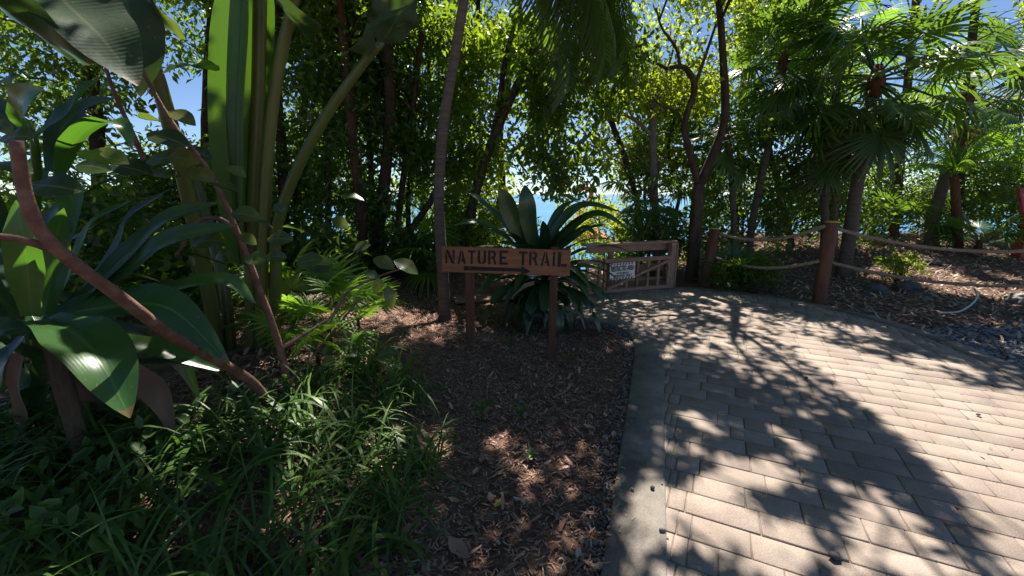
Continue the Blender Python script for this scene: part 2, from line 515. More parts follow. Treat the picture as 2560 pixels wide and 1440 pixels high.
def ground_mesh():
    g = Geo()
    xs = np.concatenate([np.linspace(-60, -9, 18)[:-1], np.linspace(-9, 14, 231), np.linspace(14, 60, 16)[1:]])
    ys = np.concatenate([np.linspace(-30, -2, 10)[:-1], np.linspace(-2, 14, 161), np.linspace(14, 26, 20)[1:]])
    X, Y = np.meshgrid(xs, ys)
    Z = H(X, Y)
    V = np.stack([X, Y, Z], -1).reshape(-1, 3)
    nx, ny = len(xs), len(ys)
    i = np.arange(ny - 1)[:, None] * nx + np.arange(nx - 1)[None, :]
    F = np.stack([i, i + 1, i + nx + 1, i + nx], -1).reshape(-1, 4)
    return g.add(V, F).mesh("ground", smooth=True)


tag(obj("ground", ground_mesh(), M['soil']), kind="structure")
g = Geo().add([[-9000, 13, -4.0], [9000, 13, -4.0], [9000, 14000, -4.0], [-9000, 14000, -4.0]], [[0, 1, 2, 3]])
tag(obj("sea", g, M['sea']), kind="structure")

# path: bedding of joint sand, pavers as single stones, concrete bands on both sides
bm = bmesh.new()
bm.faces.new([bm.verts.new((float(a), float(b), -0.007)) for a, b in PATH])
bmesh.ops.triangulate(bm, faces=bm.faces[:])
bmesh.ops.recalc_face_normals(bm, faces=bm.faces[:])
if bm.faces[:] and bm.faces[:][0].normal.z < 0:
    bmesh.ops.reverse_faces(bm, faces=bm.faces[:])
me = bpy.data.meshes.new("path")
bm.to_mesh(me); bm.free()
path = tag(obj("path", me, M['joint']), kind="structure")

AZP = math.radians(26)
UD = np.array([math.sin(AZP), math.cos(AZP)])
VD = np.array([math.cos(AZP), -math.sin(AZP)])
ROW = 0.172
cells = []
prng = np.random.default_rng(5)
for r in range(-18, 58):
    v = -4.0 + prng.random() * 0.2
    while v < 9:
        w = prng.choice([0.172, 0.258, 0.258, 0.344])
        cells.append((r * ROW, v, ROW, w))
        v += w
def rect_pts(u, v, du, dv):
    return np.array([UD * (u + a * du) + VD * (v + b * dv) for a, b in ((0, 0), (0, 1), (1, 1), (1, 0))])
grow = PATH.copy()
keep = []
def consider(c, depth=0):
    p = rect_pts(*c)
    ins = inside(PATH, p[:, 0], p[:, 1])
    if ins.all():
        keep.append(c); return
    cc = p.mean(0)
    if depth >= 2:
        if inside(PATH, cc[0:1], cc[1:2])[0] or min(dist_to(EDGE_L, cc[0:1], cc[1:2])[0], dist_to(EDGE_R, cc[0:1], cc[1:2])[0]) < 0.06:
            keep.append(c)
        return
    if not ins.any() and not inside(PATH, cc[0:1], cc[1:2])[0]:
        return
    u, v, du, dv = c
    consider((u, v, du, dv / 2), depth + 1); consider((u, v + dv / 2, du, dv / 2), depth + 1)
for c in cells:
    consider(c)
def paver_geo(c, z=0.0, gap=0.003):
    u, v, du, dv = c
    a = rect_pts(u + gap, v + gap, du - 2 * gap, dv - 2 * gap)
    b = rect_pts(u + gap + .005, v + gap + .005, du - 2 * gap - .010, dv - 2 * gap - .010)
    V = np.vstack([np.c_[a, np.full(4, -0.05)], np.c_[a, np.full(4, z - 0.004)], np.c_[b, np.full(4, z)]])
    F = [[8, 11, 10, 9]] + [[i, i + 4, (i + 1) % 4 + 4, (i + 1) % 4] for i in range(4)] + [[i + 4, i + 8, (i + 1) % 4 + 8, (i + 1) % 4 + 4] for i in range(4)]
    return V, np.array(F)
def px_area(c):
    cc = rect_pts(*c).mean(0)
    if cc[1] < 0.9 or cc[0] / max(cc[1], .1) > 1.45: return 0
    return c[2] * c[3] / (cc[1] ** 3)
keep.sort(key=px_area, reverse=True)
stuff = Geo()
for i, c in enumerate(keep):
    V, F = paver_geo(c, prng.normal(0, 0.0016))
    if i < 300:
        ctr = V.mean(0)
        o = obj("paver", Geo().add(V, F), M['paver'], path)
    else:
        stuff.add(V, F)
tag(obj("far_pavers", stuff, M['paver'], path), kind="stuff")


def band(name, edge, w, side, z, mat, join=1.1):
    """concrete band laid in lengths along an edge"""
    e = np.asarray(edge, float)
    t = nrm(np.gradient(e, axis=0))
    n = np.stack([-t[:, 1], t[:, 0]], -1) * side
    s = np.concatenate([[0], np.cumsum(np.linalg.norm(np.diff(e, axis=0), axis=1))])
    root = None
    segs = max(1, int(s[-1] / join))
    for k in range(segs):
        a, b = s[-1] * k / segs + 0.003, s[-1] * (k + 1) / segs - 0.003
        q = np.linspace(a, b, 9)
        ex = np.stack([np.interp(q, s, e[:, 0]), np.interp(q, s, e[:, 1])], -1)
        nn = nrm(np.stack([np.interp(q, s, n[:, 0]), np.interp(q, s, n[:, 1])], -1))
        prof = [(0.0, -0.12), (0.0, z - 0.006), (0.008, z), (w - 0.012, z), (w, z - 0.012), (w, -0.12)]
        V = np.concatenate([np.c_[ex + nn * o_, np.full(len(q), zz)] for o_, zz in prof])
        m_ = len(q)
        F = []
        for j in range(len(prof) - 1):
            for i in range(m_ - 1):
                F.append([j * m_ + i, j * m_ + i + 1, (j + 1) * m_ + i + 1, (j + 1) * m_ + i])
        c0 = [j * m_ for j in range(6)]
        F2 = [[c0[0], c0[1], c0[4], c0[5]], [c0[1], c0[2], c0[3], c0[4]]]
        F2 += [[x + m_ - 1 for x in f] for f in F2]
        o = obj(name, Geo().add(V, np.array(F + F2)), mat, path)
    return root


band("kerb_stone", EDGE_L, 0.27, 1, 0.010, M['concrete'], 1.6)
band("edging_stone", EDGE_R, 0.2, 1, 0.010, M['concrete'], 1.2)

# ------------------------------------------------------------------ light and shade plan: where sun reaches the ground
LIT = np.array([G(*p)[:2] for p in [(1930, 815), (2060, 850), (2230, 900), (2420, 960), (2760, 1010), (2760, 1500), (2480, 1500), (2440, 1330), (2330, 1180), (2200, 1060), (2080, 950), (1980, 880)]])
HALF = np.array([G(*p)[:2] for p in [(1490, 742), (1760, 728), (2045, 775), (2250, 840), (2440, 920), (2560, 980), (2400, 1000), (2080, 900), (1960, 860), (1900, 830), (1700, 800), (1560, 780)]])
LOWER = np.array([G(*p)[:2] for p in [(1640, 1090), (1800, 1090), (1980, 1080), (2200, 1180), (2430, 1440), (2430, 1600), (1560, 1600), (1570, 1250)]])
MID = np.array([G(*p)[:2] for p in [(1590, 850), (1800, 800), (1980, 900), (2150, 1050), (1980, 1080), (1640, 1090), (1580, 1090)]])
RBED = np.array([G(*p, .35)[:2] for p in [(2130, 650), (2420, 612), (2800, 620), (2800, 730), (2450, 726), (2250, 705)]])
SPOTS = [(*G(1255, 1070, .1)[:2], 0.16), (*G(1320, 1130, .1)[:2], 0.12), (*G(1265, 1010, .1)[:2], .08), (*G(1430, 1290, .05)[:2], .06), (*G(1530, 950)[:2], .06), (*G(1420, 1190, .05)[:2], .05),
         (*G(840, 800, .3)[:2], .35), (*G(760, 760, .3)[:2], .25), (*G(900, 930, .3)[:2], .22), (*G(680, 1000, .3)[:2], .16), (*G(1000, 1000, .2)[:2], .15), (*G(820, 1390, .2)[:2], .12), (*G(1100, 840, .3)[:2], .10)]


for _p, _r in [((590, 200, 3.1), .22), ((600, 60, 3.05), .2), ((720, 150, 3.05), .12), ((270, 330, 1.85), .25), ((735, 575, 2.3), .1), ((270, 960, 1.45), .22), ((220, 880, 1.55), .12), ((800, 740, 3.5), .4), ((90, 250, 1.9), .12), ((330, 190, 2.1), .09),
               ((860, 790, 3.4), .3), ((1000, 60, 2.8), .15), ((420, 360, 2.2), .14), ((880, 495, 2.8), .1), ((80, 700, 1.68), .12), ((450, 180, 2.6), .15), ((960, 660, 2.8), .15), ((700, 40, 2.8), .12), ((1330, 610, 3.95), .05), ((1120, 612, 3.95), .05)]:
    _q = P(*_p); _t = _q[2] / SUN[2]
    SPOTS.append((_q[0] - SUN[0] * _t, _q[1] - SUN[1] * _t, _r))
GRASSZ = np.array([G(*p, .2)[:2] for p in [(250, 1500), (250, 1120), (620, 1050), (880, 900), (1060, 930), (1130, 1080), (1000, 1250), (860, 1500)]])


def lit_mask(x, y):
    """True where the crowns leave a gap for the sun"""
    n1 = vnoise(x * 1.0 + 3.1, y * 0.9, 0.16) * 0.6 + vnoise(x + 11, y, 0.42) * 0.4
    n2 = vnoise(x + 5, y + 2, 0.30) * 0.6 + vnoise(x, y + 9, 0.11) * 0.4
    m = inside(LIT, x, y)
    m |= inside(HALF, x, y) & (n1 > np.where(x < 3.0, .50, .47))
    m |= inside(LOWER, x, y) & (n2 > 0.40)
    m |= inside(MID, x, y) & (n1 > 0.64)
    m |= inside(RBED, x, y) & (n1 > 0.22)
    for sx, sy, r in SPOTS:
        m |= (np.hypot(x - sx, (y - sy)) < r * (0.6 + 0.8 * n1))
    m |= inside(GRASSZ, x, y) & (n1 > 0.49)
    m |= (n1 > 0.735)
    m |= (y > 9.5) & (n1 > 0.5)
    return m


def sun_gap(Pts, zref=0.05):
    t = (Pts[:, 2] - zref) / SUN[2]
    return lit_mask(Pts[:, 0] - SUN[0] * t, Pts[:, 1] - SUN[1] * t)


# ------------------------------------------------------------------ vegetation builders
def leaf_cloud(g, Pos, size, up=0.2, hang=0.25, wide=0.42, hexa=False, r=None):
    r = r or rng
    n = len(Pos)
    if n == 0:
        return
    a = nrm(r.normal(0, 1, (n, 3)) + np.array([0, 0, -hang * 2]))
    b = r.normal(0, 1, (n, 3)) + np.array([0, 0, up * 3])
    s = nrm(np.cross(a, b))
    nn = np.cross(s, a)
    L = (size * (0.5 + 1.0 * r.random(n)))[:, None]
    W = L * wide * (0.8 + 0.4 * r.random((n, 1)))
    fold = 0.12 * L
    if hexa:
        V = np.stack([Pos, Pos + a * L * .28 + s * W * .42 + nn * fold * .8, Pos + a * L * .68 + s * W * .4 + nn * fold * .6,
                      Pos + a * L - nn * fold * .6, Pos + a * L * .68 - s * W * .4 + nn * fold * .6, Pos + a * L * .28 - s * W * .42 + nn * fold * .8], 1).reshape(-1, 3)
        i = np.arange(n)[:, None] * 6
        F = np.concatenate([i + np.array([0, 1, 2, 3]), i + np.array([0, 3, 4, 5])])
        g.add(V, F)
    else:
        V = np.stack([Pos, Pos + a * L * .45 + s * W * .5 + nn * fold, Pos + a * L, Pos + a * L * .45 - s * W * .5 + nn * fold], 1).reshape(-1, 3)
        i = np.arange(n)[:, None] * 4
        F = np.concatenate([i + np.array([0, 1, 2]), i + np.array([0, 2, 3])])
        g.add(V, F)


def strips(g, P0, az, el, L, W, droop, nseg=5, r=None, taper=1.0):
    """many curved blades at once"""
    n = len(P0)
    pos = np.array(P0, float)
    rows = []
    for k in range(nseg + 1):
        t = k / nseg
        w = W * np.clip((1 - t ** 2.2 * taper) * (0.55 + 0.9 * min(t * 3, 0.5)), 0.02, 1)
        sx = np.stack([np.cos(az), -np.sin(az), np.zeros(n)], -1)
        rows.append(np.stack([pos - sx * w[:, None] / 2, pos + sx * w[:, None] / 2], 1))
        e = el - droop * t
        d = np.stack([np.sin(az) * np.cos(e), np.cos(az) * np.cos(e), np.sin(e)], -1)
        pos = pos + d * (L / nseg)[:, None]
    V = np.stack(rows, 1).reshape(-1, 3)
    st = (nseg + 1) * 2
    i = np.arange(n)[:, None, None] * st + np.arange(nseg)[None, :, None] * 2
    F = (i + np.array([0, 1, 3, 2])).reshape(-1, 4)
    g.add(V, F)


def strap_geo(ctrl, width, face, n=12, fold=0.25, base=0.5, peak=0.45, wav=0.0, tip=0.78, seed=0, twist=0.0):
    """a long leaf blade along control points; face = direction its upper side looks"""
    r = np.random.default_rng(seed)
    c = catmull(ctrl, n + 1)
    T = nrm(np.gradient(c, axis=0))
    face = np.asarray(face, float)
    us = np.array([-1, -0.5, 0, 0.5, 1])
    V, UV = [], []
    ph = r.random() * 6
    for k in range(n + 1):
        t = k / n
        s = nrm(np.cross(T[k], face))
        nn = np.cross(s, T[k])
        if twist:
            a = twist * t
            s, nn = s * math.cos(a) + nn * math.sin(a), nn * math.cos(a) - s * math.sin(a)
        up = base + (1 - base) * math.sin(min(t / peak, 1) * math.pi / 2)
        dn = 1.0 if t < peak else max(0.0, 1 - ((t - peak) / (1 - peak)) ** (1.9 * tip)) ** 0.8
        w = width / 2 * up * max(dn, 0.02)
        for u in us:
            wv = wav * w * abs(u) * math.sin(ph + t * 16 + (1.7 if u > 0 else 0))
            V.append(c[k] + s * u * w + nn * (fold * w * abs(u) ** 1.3 + wv))
            UV.append((u * 0.5 + 0.5, t))
    F = []
    for k in range(n):
        for j in range(4):
            a = k * 5 + j
            F.append([a, a + 1, a + 6, a + 5])
    return Geo().add(np.array(V), np.array(F), np.array(UV))


def add_strap(parent, ctrl, width, face, mat, name="leaf", **kw):
    g = strap_geo(ctrl, width, face, **kw)
    me = g.mesh(name, smooth=True, uvs=True)
    return obj(name, me, mat, parent)


def radial_strap(base, az, el, length, droop, n=9):
    p = np.array(base, float)
    pts = [p.copy()]
    for k in range(n):
        e = el - droop * ((k + 0.5) / n) ** 1.3
        p = p + np.array([math.sin(az) * math.cos(e), math.cos(az) * math.cos(e), math.sin(e)]) * length / n
        pts.append(p.copy())
    return np.array(pts)


def fan_mesh(name, R, pet, nseg, spread, droop, seed, width=1.0, keel=0.2):
    r = np.random.default_rng(seed)
    g = Geo()
    pp = np.array([[0, 0, 0], [0, pet * .5, pet * .05], [0, pet, 0]])
    merge(g, tube(catmull(pp, 5), [R * .022, R * .016], 5))
    hub = np.array([0, pet, 0])
    angs = np.linspace(-spread, spread, nseg) + r.normal(0, 0.015, nseg)
    step = 2 * spread / nseg
    for a in angs:
        ln = R * (0.72 + 0.28 * math.cos(a * 0.55)) * (0.9 + 0.15 * r.random())
        d = np.array([math.sin(a), math.cos(a), 0]); s = np.array([math.cos(a), -math.sin(a), 0])
        dr = droop * (0.8 + 0.5 * r.random())
        V = []
        kk = r.normal(0, 0.05)
        for t, wf in ((0.04, 0.5), (0.4, 0.50), (0.72, 0.30), (1.0, 0.03)):
            rad = ln * t
            w = (0.4 * ln * step if t > 0.1 else rad * step) * (wf / 0.5) * width
            if t < 0.1: w = rad * step
            z = -dr * ln * t ** 2.4 + keel * abs(a) * rad * 0.12
            c = hub + d * rad * (1 - 0.25 * dr * t ** 2) + s * kk * ln * t * t + np.array([0, 0, z])
            V += [c - s * w / 2, c + np.array([0, 0, w * 0.28]), c + s * w / 2]
        F = []
        for k in range(3):
            F += [[k * 3, k * 3 + 1, k * 3 + 4, k * 3 + 3], [k * 3 + 1, k * 3 + 2, k * 3 + 5, k * 3 + 4]]
        g.add(V, np.array(F))
    return g.mesh(name)


FANS = [fan_mesh("frond", 0.74, 0.72, 32, 2.3, 0.22, 1, 1.15), fan_mesh("frond", 0.8, 0.8, 34, 2.5, 0.38, 2, 1.15), fan_mesh("frond", 0.7, 0.6, 30, 2.1, 0.14, 3, 1.15), fan_mesh("frond", 0.76, 0.85, 32, 2.4, 0.55, 4, 1.15)]
for f in FANS: f.materials.append(M['fan'])
FANS_B = [f.copy() for f in FANS]
for f in FANS_B: f.materials[0] = M['fan_bright']
FANS_D = [fan_mesh("frond", 0.7, 0.6, 26, 1.5, 1.2, 9, 0.8)]
FANS_D[0].materials.append(M['fan_dry'])
SMALLF = [fan_mesh("frond", 0.3, 0.35, 15, 1.75, 0.35, 11, 1.15), fan_mesh("frond", 0.26, 0.4, 13, 1.6, 0.2, 12, 1.15)]
for f in SMALLF: f.materials.append(M['fan_bright'])


def put_frond(me, parent, loc, az, el, roll=0.0, s=1.0, name="frond"):
    o = bpy.data.objects.new(name, me)
    col.objects.link(o)
    o.parent = parent
    pl = parent.location
    o.location = (loc[0] - pl[0], loc[1] - pl[1], loc[2] - pl[2])
    # local +Y points outward; az clockwise from +Y
    R = Matrix.Rotation(-az, 4, 'Z') @ Matrix.Rotation(el, 4, 'X') @ Matrix.Rotation(roll, 4, 'Y')
    o.rotation_euler = R.to_euler()
    o.scale = (s, s, s)
    return o


def fan_palm(label, trunk_pts, rad, nf, s=1.0, meshes=None, dry=4, group="fan palms beyond the rope fence", el_rng=(-0.9, 1.1), seed=0, bare=False):
    r = np.random.default_rng(seed)
    base = trunk_pts[0]
    t = thing("fan_palm", label, "palm", base, group)
    c = catmull(trunk_pts, 16)
    obj("trunk", tube(c, rad, 10, True, 0.12).mesh("trunk", True), M['palm_bark'], t)
    top = c[-1]
    d = nrm(c[-1] - c[-2])
    obj("leaf_base", tube(np.array([top - d * 0.35 * s, top - d * .1 * s, top + d * 0.12 * s]), [rad[-1] * 1.05, rad[-1] * 1.35, rad[-1] * .7], 9, True, 0.4).mesh("leaf_base", True), M['fibre'], t)
    meshes = meshes or FANS
    for k in range(nf):
        f = (k + 0.5) / nf
        az = k * 2.399 + r.normal(0, 0.2)
        el = el_rng[1] + (el_rng[0] - el_rng[1]) * f + r.normal(0, 0.1)
        put_frond(meshes[r.integers(len(meshes))], t, top - d * 0.18 * s * f, az, el, r.normal(0, 0.25), s * (0.85 + 0.25 * r.random()))
    for k in range(dry):
        put_frond(FANS_D[0], t, top - d * 0.25 * s, r.random() * 6.28, -1.25 + r.normal(0, .1), r.normal(0, .3), s * .9, "dry_frond")
    return t


def tree(label, trunk, rad, clumps, csize, per, leaf, mat, bark='bark', name="tree", cat="tree", group=None, limbs=(), seed=0, twigs=26, hexa=False, hang=0.25, gap=True, keepfrac=0.0, wide=0.42):
    """trunk polyline, extra limbs [(pts, radii)], clump centres (n,3) with leaf balls around them"""
    r = np.random.default_rng(seed)
    trunk = np.asarray(trunk, float)
    t = thing(name, label, cat, trunk[0], group)
    c = catmull(trunk, max(10, len(trunk) * 5))
    obj("trunk", tube(c, rad, 10, True, 0.14).mesh("trunk", True), M[bark], t)
    skel = [c]
    for pts, rr in limbs:
        q = catmull(pts, max(8, len(pts) * 5))
        obj("limb", tube(q, rr, 8, True, 0.12).mesh("limb", True), M[bark], t)
        skel.append(q)
    sk = np.concatenate(skel)
    cl = np.asarray(clumps, float)
    if len(cl):
        tw = Geo()
        for k in r.permutation(len(cl))[:twigs]:
            e = cl[k]
            below = sk[:, 2] < e[2] + 0.1
            cand = sk[below] if below.any() else sk
            b = cand[np.argmin(np.linalg.norm(cand - e, axis=1) + 0.4 * np.abs(cand[:, 2] - e[2] + 0.6))]
            mid = (b + e) / 2 + np.array([0, 0, 0.18 * np.linalg.norm(e - b)]) + r.normal(0, 0.08, 3)
            L = np.linalg.norm(e - b)
            merge(tw, tube(catmull([b, mid, e], 8), [min(0.008 + 0.006 * L, 0.018), 0.004], 5, False, 0.2))
        tag(obj("twigs", tw.mesh("twigs", True), M[bark], t), kind="stuff")
        n = len(cl) * per
        off = nrm(r.normal(0, 1, (n, 3))) * (r.random((n, 1)) ** 0.45)
        cs = csize * (0.7 + 0.6 * r.random(len(cl)))
        Pn = np.repeat(cl, per, 0) + off * np.repeat(cs, per)[:, None] * np.array([1, 1, 0.75])
        if gap:
            hit = sun_gap(Pn)
            Pn = Pn[~hit | (r.random(len(Pn)) < keepfrac)]
        g = Geo()
        leaf_cloud(g, Pn, leaf, 0.25, hang, wide, hexa, r)
        obj("crown", g.mesh("crown"), M[mat], t)
    return t


def blob(n, c, rad, seed, shell=0.5):
    r = np.random.default_rng(seed)
    d = nrm(r.normal(0, 1, (n, 3))) * (r.random((n, 1)) ** shell)
    return np.asarray(c) + d * np.asarray(rad)


def boxc(n, lo, hi, seed):
    r = np.random.default_rng(seed)
    return np.asarray(lo) + r.random((n, 3)) * (np.asarray(hi) - np.asarray(lo))


# ------------------------------------------------------------------ NATURE TRAIL sign
A0, A1 = P(1104, 616, 3.95), P(1428, 626, 3.9)
bx = nrm(A1 - A0)
BW = np.linalg.norm(A1 - A0)
BHT = 0.245
bn = nrm(np.cross(bx, [0, 0, 1.0]))          # towards the camera
if bn[1] > 0: bn = -bn
bz = np.cross(bx, bn); bz = bz if bz[2] > 0 else -bz
def on_board(u, v, w=0.0):                    # u along, v down from the top edge, w out of the face
    return A0 + bx * u - bz * v + bn * w
sign = thing("trail_sign", "brown wooden NATURE TRAIL sign board with black stencil letters and arrow on two posts", "sign", (float(A0[0] + .6), 3.97, 0.05))
bm = bmesh.new()
Rb = Matrix((Vector(bx), Vector(-bn), Vector(bz))).transposed()
box_bm(bm, on_board(BW / 2, BHT / 2, -0.02), (BW, 0.04, BHT), Rb, 0.004)
board = bm_obj("board", bm, M['sign_wood'], sign)
for (px, top, base, w) in ((1172, 0.03, 845, 0.085), (1388, -0.02, 897, 0.075)):
    u = (px - 1104) / 324 * BW
    a = on_board(u, top, -0.062)
    zb = P(px - 2, base, 3.95)[2] - 0.25
    q = a.copy(); q[2] = zb; q[0] -= 0.012
    bar("post", q, a, w, 0.042, M['post_wood'], sign, up=tuple(bn), bev=0.004)
STEN = {
 'N': [[(0, 0), (.17, 0), (.17, .52), (0, .86)], [(0, 1), (.26, 1), (.84, 0), (.58, 0)], [(.66, 1), (.84, 1), (.84, .16), (.66, .5)]],
 'A': [[(0, 0), (.2, 0), (.38, .74), (.36, 1), (.3, 1)], [(.44, 1), (.52, 1), (.86, 0), (.62, 0), (.56, .2), (.36, .2), (.39, .34), (.52, .34), (.44, .66)]],
 'T': [[(0, 1), (.84, 1), (.84, .84), (.54, .84), (.54, 0), (.30, 0), (.30, .84), (0, .84)]],
 'U': [[(0, 1), (.24, 1), (.24, .26), (.36, .13), (.36, 0), (.14, .04), (0, .22)], [(.84, 1), (.6, 1), (.6, .26), (.46, .13), (.46, 0), (.7, .04), (.84, .22)]],
 'R': [[(0, 0), (.24, 0), (.24, 1), (0, 1)], [(.32, 1), (.64, .97), (.8, .82), (.8, .62), (.66, .5), (.88, 0), (.64, 0), (.46, .42), (.32, .42), (.32, .56), (.48, .6), (.56, .7), (.5, .82), (.32, .86)]],
 'E': [[(0, 0), (.84, 0), (.84, .17), (.26, .17), (.26, .42), (.66, .42), (.66, .58), (.26, .58), (.26, .84), (.84, .84), (.84, 1), (0, 1)]],
 'I': [[(0, 0), (.84, 0), (.84, 1), (0, 1)]],
 'L': [[(0, 0), (.36, 0), (.36, 1), (0, 1)], [(.42, 0), (1.0, 0), (1.0, .2), (.42, .2)]],
}
def flat_shape(name, polys, fn, mat, parent, t=0.0025):
    bm = bmesh.new()
    for poly in polys:
        vs = [bm.verts.new(Vector(fn(x, y, t))) for x, y in poly]
        f = bm.faces.new(vs)
        r = bmesh.ops.extrude_face_region(bm, geom=[f])
        back = Vector(-bn * (t + 0.001)) if fn is not None else Vector((0, 0, 0))
        for v in r['geom']:
            if isinstance(v, bmesh.types.BMVert):
                v.co += back
    bmesh.ops.recalc_face_normals(bm, faces=bm.faces[:])
    return bm_obj(name, bm, mat, parent)
LET = [('N', 215, 365, 215, 420), ('A', 410, 545, 220, 425), ('T', 580, 700, 222, 430), ('U', 735, 870, 225, 430), ('R', 905, 1035, 225, 435), ('E', 1085, 1220, 228, 438),
       ('T', 1395, 1530, 238, 445), ('R', 1560, 1695, 240, 448), ('A', 1745, 1890, 248, 458), ('I', 1935, 1972, 248, 465), ('L', 2012, 2140, 250, 470)]
for ch, x0, x1, y0, y1 in LET:
    u0, u1 = ((x0 - 155) / 2065 * BW, (x1 - 155) / 2065 * BW)
    sl = (x0 - 155) / 2065 * 62
    v0, v1 = ((y0 - 165 - sl) / 388 * BHT, (y1 - 165 - sl) / 388 * BHT)
    flat_shape("letter", STEN[ch], lambda x, y, w, u0=u0, u1=u1, v0=v0, v1=v1: on_board(u0 + (u1 - u0) * x / 0.84, v1 - (v1 - v0) * y, w), M['paint_black'], board)
def arr(x, y, w): return on_board((x - 155) / 2065 * BW, (y - 165 - (x - 155) / 2065 * 62) / 388 * BHT, w)
flat_shape("arrow", [[(512, 462), (1440, 496), (1440, 462), (1590, 541), (1440, 606), (1440, 552), (1438, 548), (512, 526)]], arr, M['paint_black'], board)
for u, v in ((0.27, 0.05), (0.27, 0.2), (1.05, 0.05), (1.05, 0.21)):
    obj("screw", tube([on_board(u, v, -0.002), on_board(u, v, 0.004)], 0.006, 8), M['stone'], board)

# ------------------------------------------------------------------ deck, railing and gate
GA, GB = G(1478, 738), G(1682, 721)
gx = nrm(GB - GA); gx[2] = 0; gx = nrm(gx)
gn = np.array([-gx[1], gx[0], 0.0])           # away from the camera
def gp(u, d, z): return GA + gx * u + gn * d + np.array([0, 0, z])
GW = np.linalg.norm(GB - GA)
deck = thing("boardwalk", "weathered brown timber deck behind the gate", "deck", tuple(gp(0.4, 0.7, -0.1)))
for k in range(13):
    a, b = gp(-2.2, 0.2 + k * 0.145, 0.02), gp(GW + 0.15, 0.2 + k * 0.145, 0.02)
    bar("plank", a, b, 0.137, 0.035, M['deck_wood'], deck, bev=0.004)
for u in (-2.0, -0.5, GW - .1):
    bar("joist", gp(u, 0.15, -0.09), gp(u, 2.1, -0.09), 0.06, 0.16, M['deck_wood'], deck)
rail = thing("deck_railing", "reddish wooden deck railing with broad top rail behind the gate", "railing", tuple(gp(0.6, 0.5, 0)))
RH = 0.80
bar("top_rail", gp(-0.1, 0.16, RH), gp(GW + 0.1, 0.16, RH), 0.15, 0.035, M['deck_wood'], rail)
bar("rail_board", gp(0.0, 0.2, RH - .082), gp(GW + 0.02, 0.2, RH - .082), 0.035, 0.125, M['deck_wood'], rail)
bar("rail_board", gp(0.62, 0.2, 0.36), gp(GW - 0.02, 0.2, 0.36), 0.035, 0.12, M['deck_wood'], rail)
bar("rail_board", gp(0.62, 0.2, 0.16), gp(GW - 0.02, 0.2, 0.16), 0.035, 0.05, M['deck_wood'], rail)
bar("post", gp(0.47, 0.245, -0.1), gp(0.47, 0.245, RH - .02), 0.09, 0.05, M['deck_wood'], rail, up=tuple(gn))
bar("post", gp(GW - 0.03, 0.06, -0.15), gp(GW - 0.03, 0.06, RH - .02), 0.10, 0.10, M['deck_wood'], rail, up=tuple(gn))
bar("post", gp(GW + 0.09, 0.14, -0.15), gp(GW + 0.09, 0.14, RH - .02), 0.035, 0.15, M['deck_wood'], rail, up=tuple(gn))
def leaf_gate(label, u0, u1, ub):
    t = thing("gate", label, "gate", tuple(gp((u0 + u1) / 2, 0, 0.02)))
    bar("top_rail", gp(u0, 0, 0.55), gp(u1, 0, 0.55), 0.07, 0.065, M['deck_wood'], t)
    bar("bottom_rail", gp(u0, 0, 0.05), gp(u1, 0, 0.05), 0.06, 0.06, M['deck_wood'], t)
    n = max(2, int(round((u1 - u0) / 0.235)))
    for k in range(n + 1):
        u = u0 + 0.03 + (u1 - u0 - 0.06) * k / n
        bar("picket", gp(u, 0, 0.082), gp(u, 0, 0.518), 0.045, 0.045, M['deck_wood'], t, up=tuple(gn), bev=0.003)
    a, b = (u0 + .05, u1 - .05) if ub > 0 else (u1 - .05, u0 + .05)
    bar("brace", gp(a, -0.042, 0.09), gp(b, -0.042, 0.515), 0.035, 0.05, M['deck_wood'], t, up=tuple(gn), bev=0.003)
    return t
gate = leaf_gate("wooden gate leaf carrying the white RESTRICTED AREA notice", 0.2, GW - 0.1, 1)
leaf_gate("low wooden gate leaf half hidden behind the big strap leaved lily", -1.0, 0.16, -1)
# notice on the gate
NA = gp(0.27, -0.075, 0.51)
NW, NH = 0.47, 0.27
tl = math.radians(2)
nx_ = gx * math.cos(tl) + np.array([0, 0, 1.0]) * math.sin(tl)
nz_ = np.array([0, 0, 1.0]) * math.cos(tl) - gx * math.sin(tl)
def npnt(u, v, w=0.0): return NA + nx_ * u - nz_ * v - gn * w
bm = bmesh.new()
Rn = Matrix((Vector(nx_), Vector(gn), Vector(nz_))).transposed()
box_bm(bm, npnt(NW / 2, NH / 2), (NW, 0.012, NH), Rn, 0.003)
notice = bm_obj("notice_board", bm, M['panel_white'], gate)
def notice_shape(name, polys, mat):
    bm = bmesh.new()
    for poly in polys:
        bm.faces.new([bm.verts.new(Vector(npnt(x, y, 0.0085))) for x, y in poly])
    bmesh.ops.recalc_face_normals(bm, faces=bm.faces[:])
    return bm_obj(name, bm, mat, notice)
for v0 in (0.003, NH - 0.035):
    st = []
    k = 0.0
    while k < NW - 0.06:
        st.append([(k + .02, v0), (k + .05, v0), (k + .03, v0 + .032), (k + .003, v0 + .032)])
        k += 0.055
    notice_shape("stripes", st, M['post_wood'])
def notice_text(txt, u, v, width, hgt):
    cu = bpy.data.curves.new("lettering", 'FONT')
    cu.body = txt; cu.size = 1.0; cu.offset = 0.03
    ob = bpy.data.objects.new("lettering", cu)
    me = bpy.data.meshes.new_from_object(ob)
    bpy.data.objects.remove(ob)
    co = np.array([v_.co for v_ in me.vertices])
    lo, hi = co.min(0), co.max(0)
    for v_ in me.vertices:
        x = u + (v_.co.x - lo[0]) / (hi[0] - lo[0]) * width
        y = v + hgt - (v_.co.y - lo[1]) / (hi[1] - lo[1]) * hgt
        v_.co = Vector(npnt(x, y, 0.010))
    me.materials.clear()
    return obj("lettering", me, M['paint_black'], notice)
notice_text("RESTRICTED AREA", 0.022, 0.045, NW - 0.044, 0.088)
